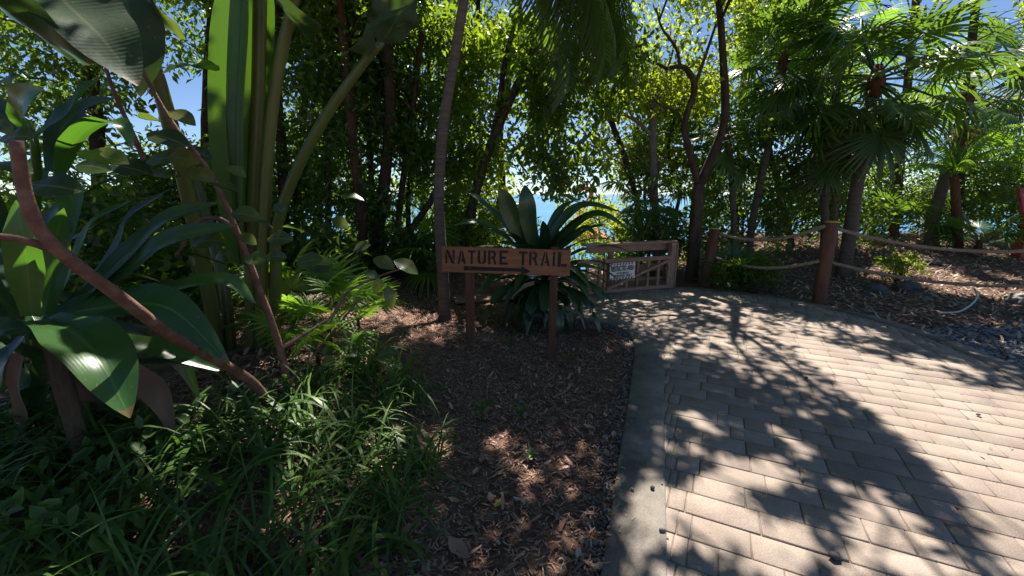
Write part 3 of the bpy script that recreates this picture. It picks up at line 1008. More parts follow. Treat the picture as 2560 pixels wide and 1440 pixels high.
notice_text("AUTHORIZED", 0.12, 0.150, NW - 0.24, 0.034)
notice_text("PERSONNEL ONLY", 0.06, 0.192, NW - 0.12, 0.037)

# ------------------------------------------------------------------ rope fence
def fence_post(label, base, top, rad):
    t = thing("fence_post", label, "post", tuple(base), "rope fence posts")
    b = np.array(base) - np.array([0, 0, 0.3])
    pts = catmull([b, (b + np.array(top)) / 2, top], 8)
    obj("shaft", tube(pts, [rad * 1.04, rad], 14, True, 0.03).mesh("shaft", True), M['post_wood'], t)
    d = nrm(np.array(top) - b)
    obj("cap", tube([np.array(top) + d * .001, np.array(top) + d * 0.012, np.array(top) + d * 0.02], [rad * 1.03, rad * 1.0, rad * .8], 14), M['paint_yellow'], t)
    return np.array(top), d
pa, _ = fence_post("leaning yellow topped rope fence post beside the forked tree", (*G(1760, 716)[:2], -0.02), P(1787, 573, 7.36), 0.083)
pb, _ = fence_post("thick yellow topped fence post at the corner of the paved path", (*G(2046, 758)[:2], -0.02), P(2080, 556, 6.1), 0.086)
pc = np.array([8.0, 5.3, 1.15])
fence_post("rope fence post standing at the right end of the long ropes", (8.0, 5.3, -0.02), pc, 0.086)
def rope(label, a, b, sag):
    a, b = np.array(a), np.array(b)
    n = 110
    t = np.linspace(0, 1, n)
    c = a * (1 - t)[:, None] + b * t[:, None]
    c[:, 2] -= sag * 4 * t * (1 - t)
    L = np.linalg.norm(np.diff(c, axis=0), axis=1).sum()
    T = nrm(np.gradient(c, axis=0))
    s = nrm(np.cross(T, [0, 0, 1.0])); u = np.cross(s, T)
    g = Geo()
    for k in range(3):
        ph = t * L / 0.11 * 2 * math.pi + k * 2.094
        q = c + (np.cos(ph) * 0.0135)[:, None] * s + (np.sin(ph) * 0.0135)[:, None] * u
        merge(g, tube(q, 0.0155, 6))
    o = obj("rope", g.mesh("rope", True), M['rope'])
    tag(o, label, "rope", "ropes of the fence")
dn = np.array([0, 0, 1.0])
rope("upper twisted rope sagging between the two yellow topped posts", pa - dn * .07 + [.08, -.02, 0], pb - dn * .05 + [-.09, 0.0, 0], 0.16)
rope("lower twisted rope sagging between the two yellow topped posts", pa - dn * .50 + [.06, -.02, 0], pb - dn * .56 + [-.1, 0.0, 0], 0.14)
rope("upper twisted rope running right from the thick corner post past the red board", pb - dn * .09 + [.09, 0, 0], pc - dn * .1 + [-.09, 0, 0], 0.24)
rope("lower twisted rope running right from the thick corner post over bare mulch", pb - dn * .58 + [.08, 0, 0], pc - dn * .62 + [-.09, 0, 0], 0.20)

# ------------------------------------------------------------------ red information board at the right edge
ib = P(2538, 652, 9.2)
info = thing("information_board", "red framed information board with pale panel on a red post at the right edge", "board", (ib[0], ib[1], ib[2]))
bar("post", (ib[0] + .05, ib[1], ib[2] - .3), (ib[0] + .05, ib[1], ib[2] + .9), 0.16, 0.2, M['paint_red'], info, up=(0, 1, 0))
f0 = np.array([ib[0] - .12, ib[1] - .16, ib[2] + .68])
fx = nrm(np.array([1, 0.15, 0])); fz = nrm(np.array([0, .35, .94]))
def fp(u, v): return f0 + fx * u + fz * v
fn = tuple(np.cross(fx, fz))
for a, b in ((fp(0, 0), fp(0, .85)), (fp(1.1, 0), fp(1.1, .85)), (fp(-.04, -.045), fp(1.14, -.045)), (fp(-.04, .895), fp(1.14, .895))):
    bar("frame", a, b, 0.06, 0.09, M['paint_red'], info, up=tuple(np.cross(nrm(b - a), fn)))
Rf = Matrix((Vector(fx), Vector(fn), Vector(fz))).transposed()
bm = bmesh.new(); box_bm(bm, fp(.55, .425), (1.03, 0.02, .79), Rf, 0.002)
bm_obj("panel", bm, M['panel_white'], info)

# ------------------------------------------------------------------ bright things on the shore beyond the trees
def flamingo():
    t = thing("flamingo_figure", "pink flamingo figure with curved neck above the sunny shore bushes", "flamingo figure", tuple(P(1454, 656, 13.5)))
    k = [P(1461, 556, 13.5), P(1451, 531, 13.5), P(1466, 508, 13.5), P(1478, 488, 13.5), P(1474, 473, 13.5), P(1460, 470, 13.5), P(1450, 477, 13.5), P(1442, 484, 13.5)]
    obj("neck", tube(catmull(k, 30), [.13, .09, .075, .07, .07, .075, .06, .03], 12).mesh("neck", True), M['pink'], t)
    obj("body", tube(catmull([P(1484, 571, 13.7), P(1464, 556, 13.6), P(1439, 561, 13.6), P(1414, 576, 13.6)], 14), [.06, .24, .28, .2, .03], 14).mesh("body", True), M['pink'], t)
    obj("beak", tube(catmull([P(1443, 483, 13.45), P(1439, 490, 13.45), P(1441, 496, 13.45)], 6), [.035, .03, .008], 8).mesh("beak", True), M['paint_black'], t)
    for dx in (-.08, .08):
        b = P(1444, 571, 13.6) + np.array([dx, 0, 0])
        obj("leg", tube([b, b - np.array([0, 0, 1.6])], .02, 6), M['pink'], t)
flamingo()
def shelter(label, ctr, w, d, h, mat):
    t = thing("beach_shelter", label, "shelter", (ctr[0], ctr[1], ctr[2] - 2.2))
    x, y, z = ctr
    V = [(x - w, y - d, z), (x + w, y - d, z), (x + w, y + d, z), (x - w, y + d, z), (x - w * .2, y, z + h), (x + w * .2, y, z + h)]
    g = Geo(); g.add(V, [[0, 1, 5, 4], [2, 3, 4, 5]]); g.add(V, [[1, 2, 5], [3, 0, 4]])
    obj("roof", g, mat, t)
    for a, b in ((V[0], V[1]), (V[1], V[2]), (V[2], V[3]), (V[3], V[0])):
        bar("fascia", np.array(a) - [0, 0, .05], np.array(b) - [0, 0, .05], 0.05, 0.09, M['white'], t)
    for p in V[:4]:
        bar("post", np.array(p) * [1, 1, 1] - [0, 0, 2.4], np.array(p) - [0, 0, .1], .08, .08, M['white'], t, up=(0, 1, 0))
shelter("small orange red roofed beach shelter with white edge beyond the deck railing", P(1462, 590, 15), 0.75, .9, .42, M['orange'])
shelter("pale roofed shelter on the shore seen between the dark lily leaves", P(1278, 528, 24), 1.3, 1.2, .5, M['white'])
tag(obj("buoy", tube(catmull([P(1297, 575, 15), P(1297, 583, 15), P(1297, 592, 15)], 8), [.03, .12, .13, .12, .03], 12).mesh("buoy", True), M['orange']), "round orange buoy glimpsed between the lily leaves", "buoy")

# ------------------------------------------------------------------ trees
def curtain(n, x0, x1, y0, y1, d0, d1, seed, holes=()):
    r = np.random.default_rng(seed)
    out = []
    while len(out) < n:
        px, py, d = x0 + (x1 - x0) * r.random(), y0 + (y1 - y0) * r.random(), d0 + (d1 - d0) * r.random()
        if any(((px - a) / c) ** 2 + ((py - b) / e) ** 2 < 1 for a, b, c, e in holes):
            if r.random() < 0.93: continue
        p = P(px, py, d)
        if p[2] < float(H(p[0], p[1])) + 0.15: continue
        out.append(p)
    return np.array(out)

HOLES = [(500, 290, 55, 110), (1455, 440, 80, 55), (1480, 520, 60, 45), (1280, 300, 35, 60), (1290, 420, 60, 28), (1690, 70, 120, 120), (1560, 330, 40, 40), (440, 60, 80, 60), (160, 60, 50, 40), (420, 150, 40, 40), (1330, 480, 30, 30), (1640, 60, 50, 80), (1000, 640, 40, 30), (760, 640, 40, 25), (1250, 190, 45, 50), (1180, 560, 40, 25)]
WALL = "trees in the dark wall of foliage behind the sign"
def ptl(pts, y): return [P(a, b, y) for a, b in pts]
def gb(px, y, dz=-0.1):
    x = (px - 1280) / FPX * (y * math.cos(PITCH) + 1.4 * math.sin(PITCH))
    return np.array([x, y, float(H(x, y)) + dz])
T = []
def bt(label, pts, y, rad, spec, mat='dark_leaf', bark='bark', leaf=0.13, per=82, cs=0.5, seed=0, canopy=None, limbs=(), **kw):
    base = gb(pts[0][0], y)
    trunk = [base] + ptl(pts, y)
    cl = [curtain(*s, seed * 10 + i, HOLES) for i, s in enumerate(spec)]
    for (n, c, rr) in (canopy or []):
        bl = blob(int(n * 1.7), c, rr, seed + 500)
        dd = bl - CP
        dep = dd @ CF
        sx, sy = 1280 + FPX * (dd @ CR) / dep, 720 - FPX * (dd @ CU) / dep
        ok = np.ones(len(bl), bool)
        for (a_, b_, c_, e_) in HOLES:
            ok &= ((sx - a_) / c_) ** 2 + ((sy - b_) / e_) ** 2 > 1
        cl.append(bl[ok])
    cl = np.concatenate(cl) if cl else np.zeros((0, 3))
    lm = [(ptl(p, y), r_) for p, r_ in limbs]
    if canopy:
        for (n, c, rr) in canopy:
            top = lm[1][0][-1] if seed == 10 else trunk[-1]
            lm.append(([top, (np.asarray(top) + c) / 2 + np.array([0, 0, .3]), np.asarray(c)], [min(rad[-1], .026), .012]))
    return tree(label, trunk, rad, cl, cs, per, leaf, mat, bark, group=kw.pop('group', WALL), limbs=lm, seed=seed, **kw)

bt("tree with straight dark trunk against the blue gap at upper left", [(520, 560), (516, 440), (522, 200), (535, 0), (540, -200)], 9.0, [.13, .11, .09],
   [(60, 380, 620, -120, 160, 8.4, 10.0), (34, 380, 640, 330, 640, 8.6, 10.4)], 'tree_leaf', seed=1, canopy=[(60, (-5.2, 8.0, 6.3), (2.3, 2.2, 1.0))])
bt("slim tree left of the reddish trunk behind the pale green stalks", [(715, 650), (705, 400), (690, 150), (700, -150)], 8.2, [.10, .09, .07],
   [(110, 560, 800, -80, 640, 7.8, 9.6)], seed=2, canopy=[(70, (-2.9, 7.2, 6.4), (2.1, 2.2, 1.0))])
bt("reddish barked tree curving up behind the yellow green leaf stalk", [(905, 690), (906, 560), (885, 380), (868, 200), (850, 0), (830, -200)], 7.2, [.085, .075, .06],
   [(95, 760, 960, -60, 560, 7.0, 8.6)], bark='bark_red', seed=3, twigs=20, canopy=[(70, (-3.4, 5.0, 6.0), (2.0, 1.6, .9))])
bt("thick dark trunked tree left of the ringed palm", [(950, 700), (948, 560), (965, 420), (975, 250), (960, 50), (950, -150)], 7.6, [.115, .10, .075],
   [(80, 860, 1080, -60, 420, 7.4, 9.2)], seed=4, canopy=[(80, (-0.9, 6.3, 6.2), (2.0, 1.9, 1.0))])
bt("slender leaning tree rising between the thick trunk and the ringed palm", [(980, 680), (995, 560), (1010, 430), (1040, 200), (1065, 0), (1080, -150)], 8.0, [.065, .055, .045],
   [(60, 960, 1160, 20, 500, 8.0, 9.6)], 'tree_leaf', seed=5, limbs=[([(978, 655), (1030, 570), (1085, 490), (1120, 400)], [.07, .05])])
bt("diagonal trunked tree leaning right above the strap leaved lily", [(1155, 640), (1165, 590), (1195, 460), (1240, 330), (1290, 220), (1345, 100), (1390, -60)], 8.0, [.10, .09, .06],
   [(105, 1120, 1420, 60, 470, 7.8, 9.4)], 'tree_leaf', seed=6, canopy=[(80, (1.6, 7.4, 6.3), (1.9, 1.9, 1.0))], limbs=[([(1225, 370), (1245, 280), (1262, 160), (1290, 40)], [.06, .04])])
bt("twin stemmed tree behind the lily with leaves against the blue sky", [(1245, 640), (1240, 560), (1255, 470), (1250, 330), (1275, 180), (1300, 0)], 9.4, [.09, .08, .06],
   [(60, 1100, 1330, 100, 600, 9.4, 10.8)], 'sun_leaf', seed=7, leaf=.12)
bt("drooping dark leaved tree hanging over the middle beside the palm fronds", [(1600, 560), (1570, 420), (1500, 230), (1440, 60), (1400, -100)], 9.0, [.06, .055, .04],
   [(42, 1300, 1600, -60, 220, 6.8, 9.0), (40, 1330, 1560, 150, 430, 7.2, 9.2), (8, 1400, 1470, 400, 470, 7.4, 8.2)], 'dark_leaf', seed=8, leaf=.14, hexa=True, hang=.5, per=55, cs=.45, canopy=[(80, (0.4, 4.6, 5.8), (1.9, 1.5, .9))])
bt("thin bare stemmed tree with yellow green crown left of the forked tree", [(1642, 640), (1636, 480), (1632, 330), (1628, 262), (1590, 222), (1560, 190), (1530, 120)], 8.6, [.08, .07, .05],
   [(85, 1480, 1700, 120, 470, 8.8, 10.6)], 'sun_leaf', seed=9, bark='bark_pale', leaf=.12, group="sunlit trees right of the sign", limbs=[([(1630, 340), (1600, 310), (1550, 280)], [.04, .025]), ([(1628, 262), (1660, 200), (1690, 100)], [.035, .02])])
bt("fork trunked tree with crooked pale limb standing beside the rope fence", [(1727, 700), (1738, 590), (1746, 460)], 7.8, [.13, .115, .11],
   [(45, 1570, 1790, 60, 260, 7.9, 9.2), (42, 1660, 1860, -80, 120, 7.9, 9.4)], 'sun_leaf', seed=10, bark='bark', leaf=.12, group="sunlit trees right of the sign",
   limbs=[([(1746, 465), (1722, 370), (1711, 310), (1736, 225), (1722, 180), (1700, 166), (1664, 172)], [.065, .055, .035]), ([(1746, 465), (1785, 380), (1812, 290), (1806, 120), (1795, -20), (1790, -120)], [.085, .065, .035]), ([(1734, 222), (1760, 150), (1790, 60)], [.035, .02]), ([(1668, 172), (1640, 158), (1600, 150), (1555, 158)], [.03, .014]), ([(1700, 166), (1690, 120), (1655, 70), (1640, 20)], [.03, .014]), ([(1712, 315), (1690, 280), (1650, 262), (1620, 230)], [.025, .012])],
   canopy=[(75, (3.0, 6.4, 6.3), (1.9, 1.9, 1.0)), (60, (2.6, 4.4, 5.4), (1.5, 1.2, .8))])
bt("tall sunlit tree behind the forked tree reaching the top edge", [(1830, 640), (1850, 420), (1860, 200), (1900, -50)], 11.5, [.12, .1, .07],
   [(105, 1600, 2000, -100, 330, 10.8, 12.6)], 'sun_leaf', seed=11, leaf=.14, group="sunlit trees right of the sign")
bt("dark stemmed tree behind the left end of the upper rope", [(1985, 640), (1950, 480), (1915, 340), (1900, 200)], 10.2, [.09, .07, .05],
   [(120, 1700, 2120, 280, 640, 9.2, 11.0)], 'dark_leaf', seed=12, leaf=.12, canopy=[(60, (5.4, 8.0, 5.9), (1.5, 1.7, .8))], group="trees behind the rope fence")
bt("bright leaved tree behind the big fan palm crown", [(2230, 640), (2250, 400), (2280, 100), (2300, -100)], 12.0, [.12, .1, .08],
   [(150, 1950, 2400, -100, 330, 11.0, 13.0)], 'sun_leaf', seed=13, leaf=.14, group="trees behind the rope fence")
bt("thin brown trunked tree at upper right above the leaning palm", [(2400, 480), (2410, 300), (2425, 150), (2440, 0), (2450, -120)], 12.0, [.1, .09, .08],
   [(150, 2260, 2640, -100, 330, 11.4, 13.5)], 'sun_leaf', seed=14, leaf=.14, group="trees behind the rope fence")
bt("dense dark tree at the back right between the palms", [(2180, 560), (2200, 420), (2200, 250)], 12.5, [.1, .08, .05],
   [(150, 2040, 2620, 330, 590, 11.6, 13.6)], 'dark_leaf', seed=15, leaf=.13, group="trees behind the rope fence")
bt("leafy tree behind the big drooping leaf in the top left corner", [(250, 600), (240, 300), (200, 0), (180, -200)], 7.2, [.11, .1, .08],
   [(110, -60, 380, -80, 560, 6.4, 8.6)], 'dark_leaf', seed=16, canopy=[(45, (-3.6, 1.8, 5.4), (2.2, 2.0, .9)), (40, (-1.8, -.4, 5.6), (1.9, 1.8, .8)), (70, (-5.6, 4.6, 5.8), (2.0, 1.9, 1.0))])  # canopy blobs nearest the camera are added, out of view, to block skylight
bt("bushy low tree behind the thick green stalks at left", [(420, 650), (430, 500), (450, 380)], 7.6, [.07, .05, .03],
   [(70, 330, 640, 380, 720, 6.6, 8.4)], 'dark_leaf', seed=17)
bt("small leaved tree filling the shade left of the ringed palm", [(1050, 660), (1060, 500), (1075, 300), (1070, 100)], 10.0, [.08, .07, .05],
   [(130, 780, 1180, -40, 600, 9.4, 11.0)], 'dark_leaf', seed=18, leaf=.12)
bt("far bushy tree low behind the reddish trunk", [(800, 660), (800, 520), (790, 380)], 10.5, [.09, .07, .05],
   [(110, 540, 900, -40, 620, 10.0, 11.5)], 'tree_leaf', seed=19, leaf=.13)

for lab, pts, y, rr, spec, sd in [
    ("dark pole thin tree just right of the two upright green stalks", [(745, 660), (742, 480), (760, 280), (775, 60), (780, -150)], 8.8, [.07, .06, .05], [(16, 690, 850, -80, 120, 8.4, 9.4)], 51),
    ("thin dark tree left of the reddish barked trunk", [(822, 680), (820, 520), (818, 300), (800, 100), (790, -150)], 7.9, [.06, .055, .045], [(14, 730, 880, -80, 100, 7.6, 8.6)], 52),
    ("straight thin dark tree right of the reddish barked trunk", [(925, 690), (930, 560), (925, 380), (905, 180), (915, -100)], 8.4, [.065, .06, .045], [(14, 850, 1000, -80, 90, 8.2, 9.0)], 53),
    ("slim tree with fanning upper branches left of the ringed palm crown", [(1030, 660), (1020, 520), (1035, 330), (1020, 160), (1000, 20), (985, -120)], 9.0, [.06, .05, .04], [(16, 940, 1120, -80, 120, 8.8, 9.8)], 54),
    ("thin straight stem between the diagonal trunk and the ringed palm", [(1135, 650), (1140, 500), (1160, 330), (1185, 160), (1200, -60)], 9.2, [.055, .045, .04], [(14, 1110, 1260, -60, 160, 9.0, 10.0)], 55),
    ("twisted thin stem behind the small pale fan palm", [(1690, 660), (1685, 560), (1700, 470), (1670, 380), (1690, 280)], 9.6, [.05, .045, .03], [(14, 1600, 1760, 200, 420, 9.4, 10.4)], 56),
    ("thin brown stem beside the bare stemmed tree above the railing", [(1622, 650), (1618, 560), (1612, 470), (1640, 380)], 9.2, [.04, .035, .03], [(12, 1560, 1700, 300, 460, 9.0, 10.2)], 57)]:
    bt(lab, pts, y, rr, spec, 'dark_leaf', seed=sd, twigs=8)

def shrub(label, n, x0, x1, y0, y1, d0, d1, mat, seed, leaf=.12, cs=.35, per=60, group="shrubs under the trees", gap=False, hexa=False):
    cl = curtain(n, x0, x1, y0, y1, d0, d1, seed)
    c = cl.mean(0)
    b = np.array([c[0], c[1], float(H(c[0], c[1])) - .05])
    tp = b + np.array([0.03, 0.02, max(0.25, (c[2] - b[2]) * 1.1)])
    return tree(label, [b, (b + tp) / 2 + [.05, 0, 0], tp], [.035, .03, .015], cl, cs, per, leaf, mat, 'bark', "shrub", "shrub", group, seed=seed, twigs=14, gap=gap, hexa=hexa)
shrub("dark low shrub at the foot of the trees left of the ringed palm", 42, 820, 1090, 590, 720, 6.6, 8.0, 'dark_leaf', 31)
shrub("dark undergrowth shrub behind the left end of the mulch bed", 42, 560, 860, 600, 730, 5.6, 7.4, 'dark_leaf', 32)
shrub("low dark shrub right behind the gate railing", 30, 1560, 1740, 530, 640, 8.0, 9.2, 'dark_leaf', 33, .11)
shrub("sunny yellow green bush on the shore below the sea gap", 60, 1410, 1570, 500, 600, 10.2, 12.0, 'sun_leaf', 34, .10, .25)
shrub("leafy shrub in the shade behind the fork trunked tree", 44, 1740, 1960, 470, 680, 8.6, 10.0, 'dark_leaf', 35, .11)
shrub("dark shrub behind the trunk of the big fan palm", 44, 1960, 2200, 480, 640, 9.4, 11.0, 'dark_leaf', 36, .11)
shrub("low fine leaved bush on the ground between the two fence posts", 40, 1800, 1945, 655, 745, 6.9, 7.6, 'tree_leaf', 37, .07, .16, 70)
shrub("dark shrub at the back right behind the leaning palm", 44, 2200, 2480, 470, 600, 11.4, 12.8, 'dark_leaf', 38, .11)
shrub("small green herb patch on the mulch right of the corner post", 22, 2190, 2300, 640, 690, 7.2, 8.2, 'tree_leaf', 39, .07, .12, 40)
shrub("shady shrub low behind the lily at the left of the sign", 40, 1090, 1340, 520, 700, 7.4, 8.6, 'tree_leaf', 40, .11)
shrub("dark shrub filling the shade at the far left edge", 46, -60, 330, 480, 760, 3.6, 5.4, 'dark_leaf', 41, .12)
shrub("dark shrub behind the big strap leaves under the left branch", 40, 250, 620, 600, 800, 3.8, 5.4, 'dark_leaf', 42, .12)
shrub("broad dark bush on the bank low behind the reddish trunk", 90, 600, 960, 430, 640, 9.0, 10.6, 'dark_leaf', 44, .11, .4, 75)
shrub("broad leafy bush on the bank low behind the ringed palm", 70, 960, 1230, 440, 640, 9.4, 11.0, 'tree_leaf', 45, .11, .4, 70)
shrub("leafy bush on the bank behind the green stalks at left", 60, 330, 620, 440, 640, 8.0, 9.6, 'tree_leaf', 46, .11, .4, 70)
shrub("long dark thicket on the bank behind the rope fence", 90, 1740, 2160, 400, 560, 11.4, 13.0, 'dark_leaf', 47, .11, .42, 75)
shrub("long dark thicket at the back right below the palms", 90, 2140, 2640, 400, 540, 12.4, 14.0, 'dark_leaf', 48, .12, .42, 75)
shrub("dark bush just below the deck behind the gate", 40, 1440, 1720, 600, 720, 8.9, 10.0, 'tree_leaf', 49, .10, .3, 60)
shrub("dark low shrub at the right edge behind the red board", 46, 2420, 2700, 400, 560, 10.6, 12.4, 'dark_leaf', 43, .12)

# ringed palm with feather fronds
def pinnate(name, L, seed, el, droop, nl=44, ll=0.55):
    r = np.random.default_rng(seed)
    c = radial_strap((0, 0, 0), 0, el, L, droop, 18)
    c = catmull(c, 28)
    g = tube(c, [.022, .012, .004], 6)
    T = nrm(np.gradient(c, axis=0))
    for k in range(nl):
        t = 0.14 + 0.86 * k / nl
        i = t * 27; i0 = min(int(i), 26)
        p = c[i0] * (1 - (i - i0)) + c[i0 + 1] * (i - i0)
        l = ll * (0.55 + 0.9 * math.sin(math.pi * min(t * .95 + .05, 1)) * .5) * (0.9 + .2 * r.random())
        for sd in (-1, 1):
            d = nrm(np.array([sd * 1.0, 0.55, -0.15]) @ np.eye(3) + T[i0] * .4)
            V = []
            q = p.copy()
            for j in range(5):
                w = 0.034 * (1 - (j / 4) ** 2 * .9) * (0.6 + 0.4 * min(j, 1))
                V += [q - T[i0] * w / 2, q + T[i0] * w / 2 + np.array([0, 0, .004])]
                dd = nrm(d + np.array([0, 0, -0.42 * j]))
                q = q + dd * l / 4
            g.add(V, np.array([[2 * j, 2 * j + 1, 2 * j + 3, 2 * j + 2] for j in range(4)]))
    return g.mesh(name)
PIN = [pinnate("frond", 1.9, 1, 0.9, 1.7), pinnate("frond", 2.1, 2, 1.2, 2.0), pinnate("frond", 1.8, 3, 0.5, 1.5)]
for f in PIN: f.materials.append(M['fan'])
tp = [gb(1112, 5.25), P(1108, 700, 5.2), P(1099, 560, 5.2), P(1098, 450, 5.2), P(1110, 300, 5.2), P(1132, 170, 5.25), P(1160, 0, 5.3), P(1178, -110, 5.35)]
rp = thing("ringed_palm", "slim grey ringed palm trunk with drooping feather fronds left of the sign", "palm", tuple(tp[0]))
c = catmull(tp, 110)
rr = np.interp(np.linspace(0, 1, 110), [0, .05, .3, 1], [.095, .078, .062, .052]) * (1 + 0.06 * (np.arange(110) % 2))
obj("trunk", tube(c, rr, 12, True, 0.03).mesh("trunk", True), M['palm_bark'], rp)
obj("crownshaft", tube(catmull([c[-1], c[-1] + [.04, .02, .35], c[-1] + [.08, .02, .7]], 8), [.06, .07, .035], 10).mesh("crownshaft", True), M['stalk'], rp)
for k, (az, el, s, m) in enumerate([(0.95, -.75, 1.55, 0), (1.2, -.95, 1.4, 1), (0.75, -.6, 1.65, 1), (1.3, -.6, 1.35, 2), (1.05, -.35, 1.5, 2), (0.85, -1.0, 1.4, 0), (0.4, 0, 1.05, 0), (-.4, .1, 1.0, 1), (-1.4, .25, .9, 0), (2.6, .5, .7, 2)]):
    put_frond(PIN[m], rp, c[-1] + np.array([.07, .02, .55]), az, el, 0, s)

# fan palms on the right
fan_palm("large fan palm with straight trunk and wide crown behind the corner post", [gb(2110, 8.0), P(2122, 600, 8.1), P(2146, 440, 8.2), P(2175, 280, 8.2), P(2192, 185, 8.2)], [.12, .11, .10], 26, 1.3, None, 4, seed=1, el_rng=(-1.2, .9))
fan_palm("leaning thick trunked fan palm between the large palm and the red board", [gb(2325, 10.4), P(2335, 540, 10.4), P(2365, 440, 10.4), P(2400, 340, 10.4), P(2425, 220, 10.4)], [.14, .12, .10], 12, 1.1, None, 2, seed=2)
fan_palm("fan palm growing up against the fork trunked tree", [gb(1838, 8.6), P(1834, 560, 8.6), P(1826, 420, 8.6), P(1815, 330, 8.6)], [.06, .055, .05], 16, .75, None, 2, seed=3, el_rng=(-1.1, .7))
fan_palm("slim leaning fan palm behind the upper rope", [gb(1872, 9.0), P(1880, 560, 9.0), P(1905, 440, 9.0), P(1935, 300, 9.0), P(1960, 140, 9.0)], [.08, .075, .06], 22, 1.0, None, 3, seed=4)
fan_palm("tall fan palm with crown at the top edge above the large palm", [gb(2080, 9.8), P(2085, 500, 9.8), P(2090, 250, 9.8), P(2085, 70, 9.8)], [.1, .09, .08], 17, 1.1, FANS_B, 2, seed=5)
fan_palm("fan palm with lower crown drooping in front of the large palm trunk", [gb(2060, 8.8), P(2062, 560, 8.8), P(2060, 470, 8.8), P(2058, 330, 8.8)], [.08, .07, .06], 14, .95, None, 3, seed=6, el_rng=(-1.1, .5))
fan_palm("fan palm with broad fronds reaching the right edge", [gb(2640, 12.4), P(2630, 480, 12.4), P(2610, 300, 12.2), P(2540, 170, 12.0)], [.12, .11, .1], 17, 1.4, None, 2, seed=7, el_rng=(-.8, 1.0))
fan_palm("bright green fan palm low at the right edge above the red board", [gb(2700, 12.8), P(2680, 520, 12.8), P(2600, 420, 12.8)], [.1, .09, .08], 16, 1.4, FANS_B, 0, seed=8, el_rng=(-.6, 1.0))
fan_palm("small pale fan palm left of the fork trunked tree above the railing", [gb(1660, 8.4), P(1650, 580, 8.4), P(1625, 480, 8.4)], [.05, .045, .04], 15, .72, None, 2, seed=9, el_rng=(-1.0, .8))
fan_palm("stemless fan palm with pale fronds beside the leaning palm trunk", [gb(2440, 9.6, .0), gb(2440, 9.6, .2)], [.05, .05], 9, .8, None, 0, seed=10, el_rng=(.1, 1.1))
fan_palm("stemless fan palm with sunlit frond behind the large palm trunk", [gb(2235, 11.0, .0), P(2225, 560, 11.0)], [.06, .05], 10, .95, None, 0, seed=11, el_rng=(.0, 1.1))
fan_palm("small fan palm on the ground between the two rope fence posts", [gb(1835, 7.3, .0), gb(1835, 7.3, .15)], [.04, .04], 10, .62, None, 0, seed=12, el_rng=(.1, 1.2))
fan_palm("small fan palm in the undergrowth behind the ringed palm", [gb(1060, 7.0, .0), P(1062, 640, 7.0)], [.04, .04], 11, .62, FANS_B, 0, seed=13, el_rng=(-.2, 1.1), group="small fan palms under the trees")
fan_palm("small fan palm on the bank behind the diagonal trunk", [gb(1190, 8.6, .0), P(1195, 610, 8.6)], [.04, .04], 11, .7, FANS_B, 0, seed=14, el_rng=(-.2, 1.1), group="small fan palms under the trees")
# arching narrow fronds beside the leaning palm
cp = thing("feather_palm", "arching pale feather fronds sprouting beside the leaning palm trunk", "palm", tuple(gb(2395, 10.0)))
obj("stem", tube([gb(2395, 10.0), P(2390, 500, 10.0), P(2385, 440, 10.0)], [.1, .09, .08], 9).mesh("stem", True), M['fibre'], cp)
PINB = [pinnate("frond", 1.6, 5, 1.0, 1.5, 30, .24)]
PINB[0].materials.append(M['fan_bright'])
for k in range(15):
    put_frond(PINB[0], cp, P(2386, 440, 10.0), k * 0.62, -.2 + .3 * (k % 3), 0, .75 + .12 * (k % 3))

# ------------------------------------------------------------------ lily with long strap leaves behind the sign
def lily(label, ctr, n, L, W, mat, seed, el=(1.45, -0.15), droop=(0.9, 1.7), name="strap_lily", stem=True, azr=(0, 6.283)):
    r = np.random.default_rng(seed)
    b = np.array([ctr[0], ctr[1], float(H(ctr[0], ctr[1]))])
    t = thing(name, label, "plant", tuple(b))
    top = np.array(ctr)
    obj("stem", tube(catmull([b - [0, 0, .1], (b + top) / 2, top], 6), [.04, .035, .03], 10, True, .4).mesh("stem", True), M['bark'], t)
    for k in range(n):
        f = (k + .5) / n
        az = azr[0] + ((k * 2.399 + r.normal(0, .15)) % 6.283) / 6.283 * (azr[1] - azr[0])
        e = el[0] + (el[1] - el[0]) * f ** 0.9 + r.normal(0, .08)
        l = L * (0.75 + .4 * r.random()) * (0.85 + 0.3 * math.sin(math.pi * f))
        d = droop[0] + (droop[1] - droop[0]) * f * (0.8 + .5 * r.random())
        start = top + np.array([math.sin(az), math.cos(az), 0]) * .03 - np.array([0, 0, .25 * f])
        c = radial_strap(start, az, e, l, d)
        face = np.array([-math.sin(az) * .8, -math.cos(az) * .8, 1.0])
        add_strap(t, c, W * (.8 + .35 * r.random()), face, mat, n=12, fold=.22, base=.55, peak=.5, wav=.12, seed=seed * 100 + k, twist=r.normal(0, .25))
    return t
ll = lily("big dark green strap leaved lily behind the sign", (0.42, 5.15, 0.72), 58, 1.0, .17, M['strap_dark'], 3, el=(1.4, -.4))
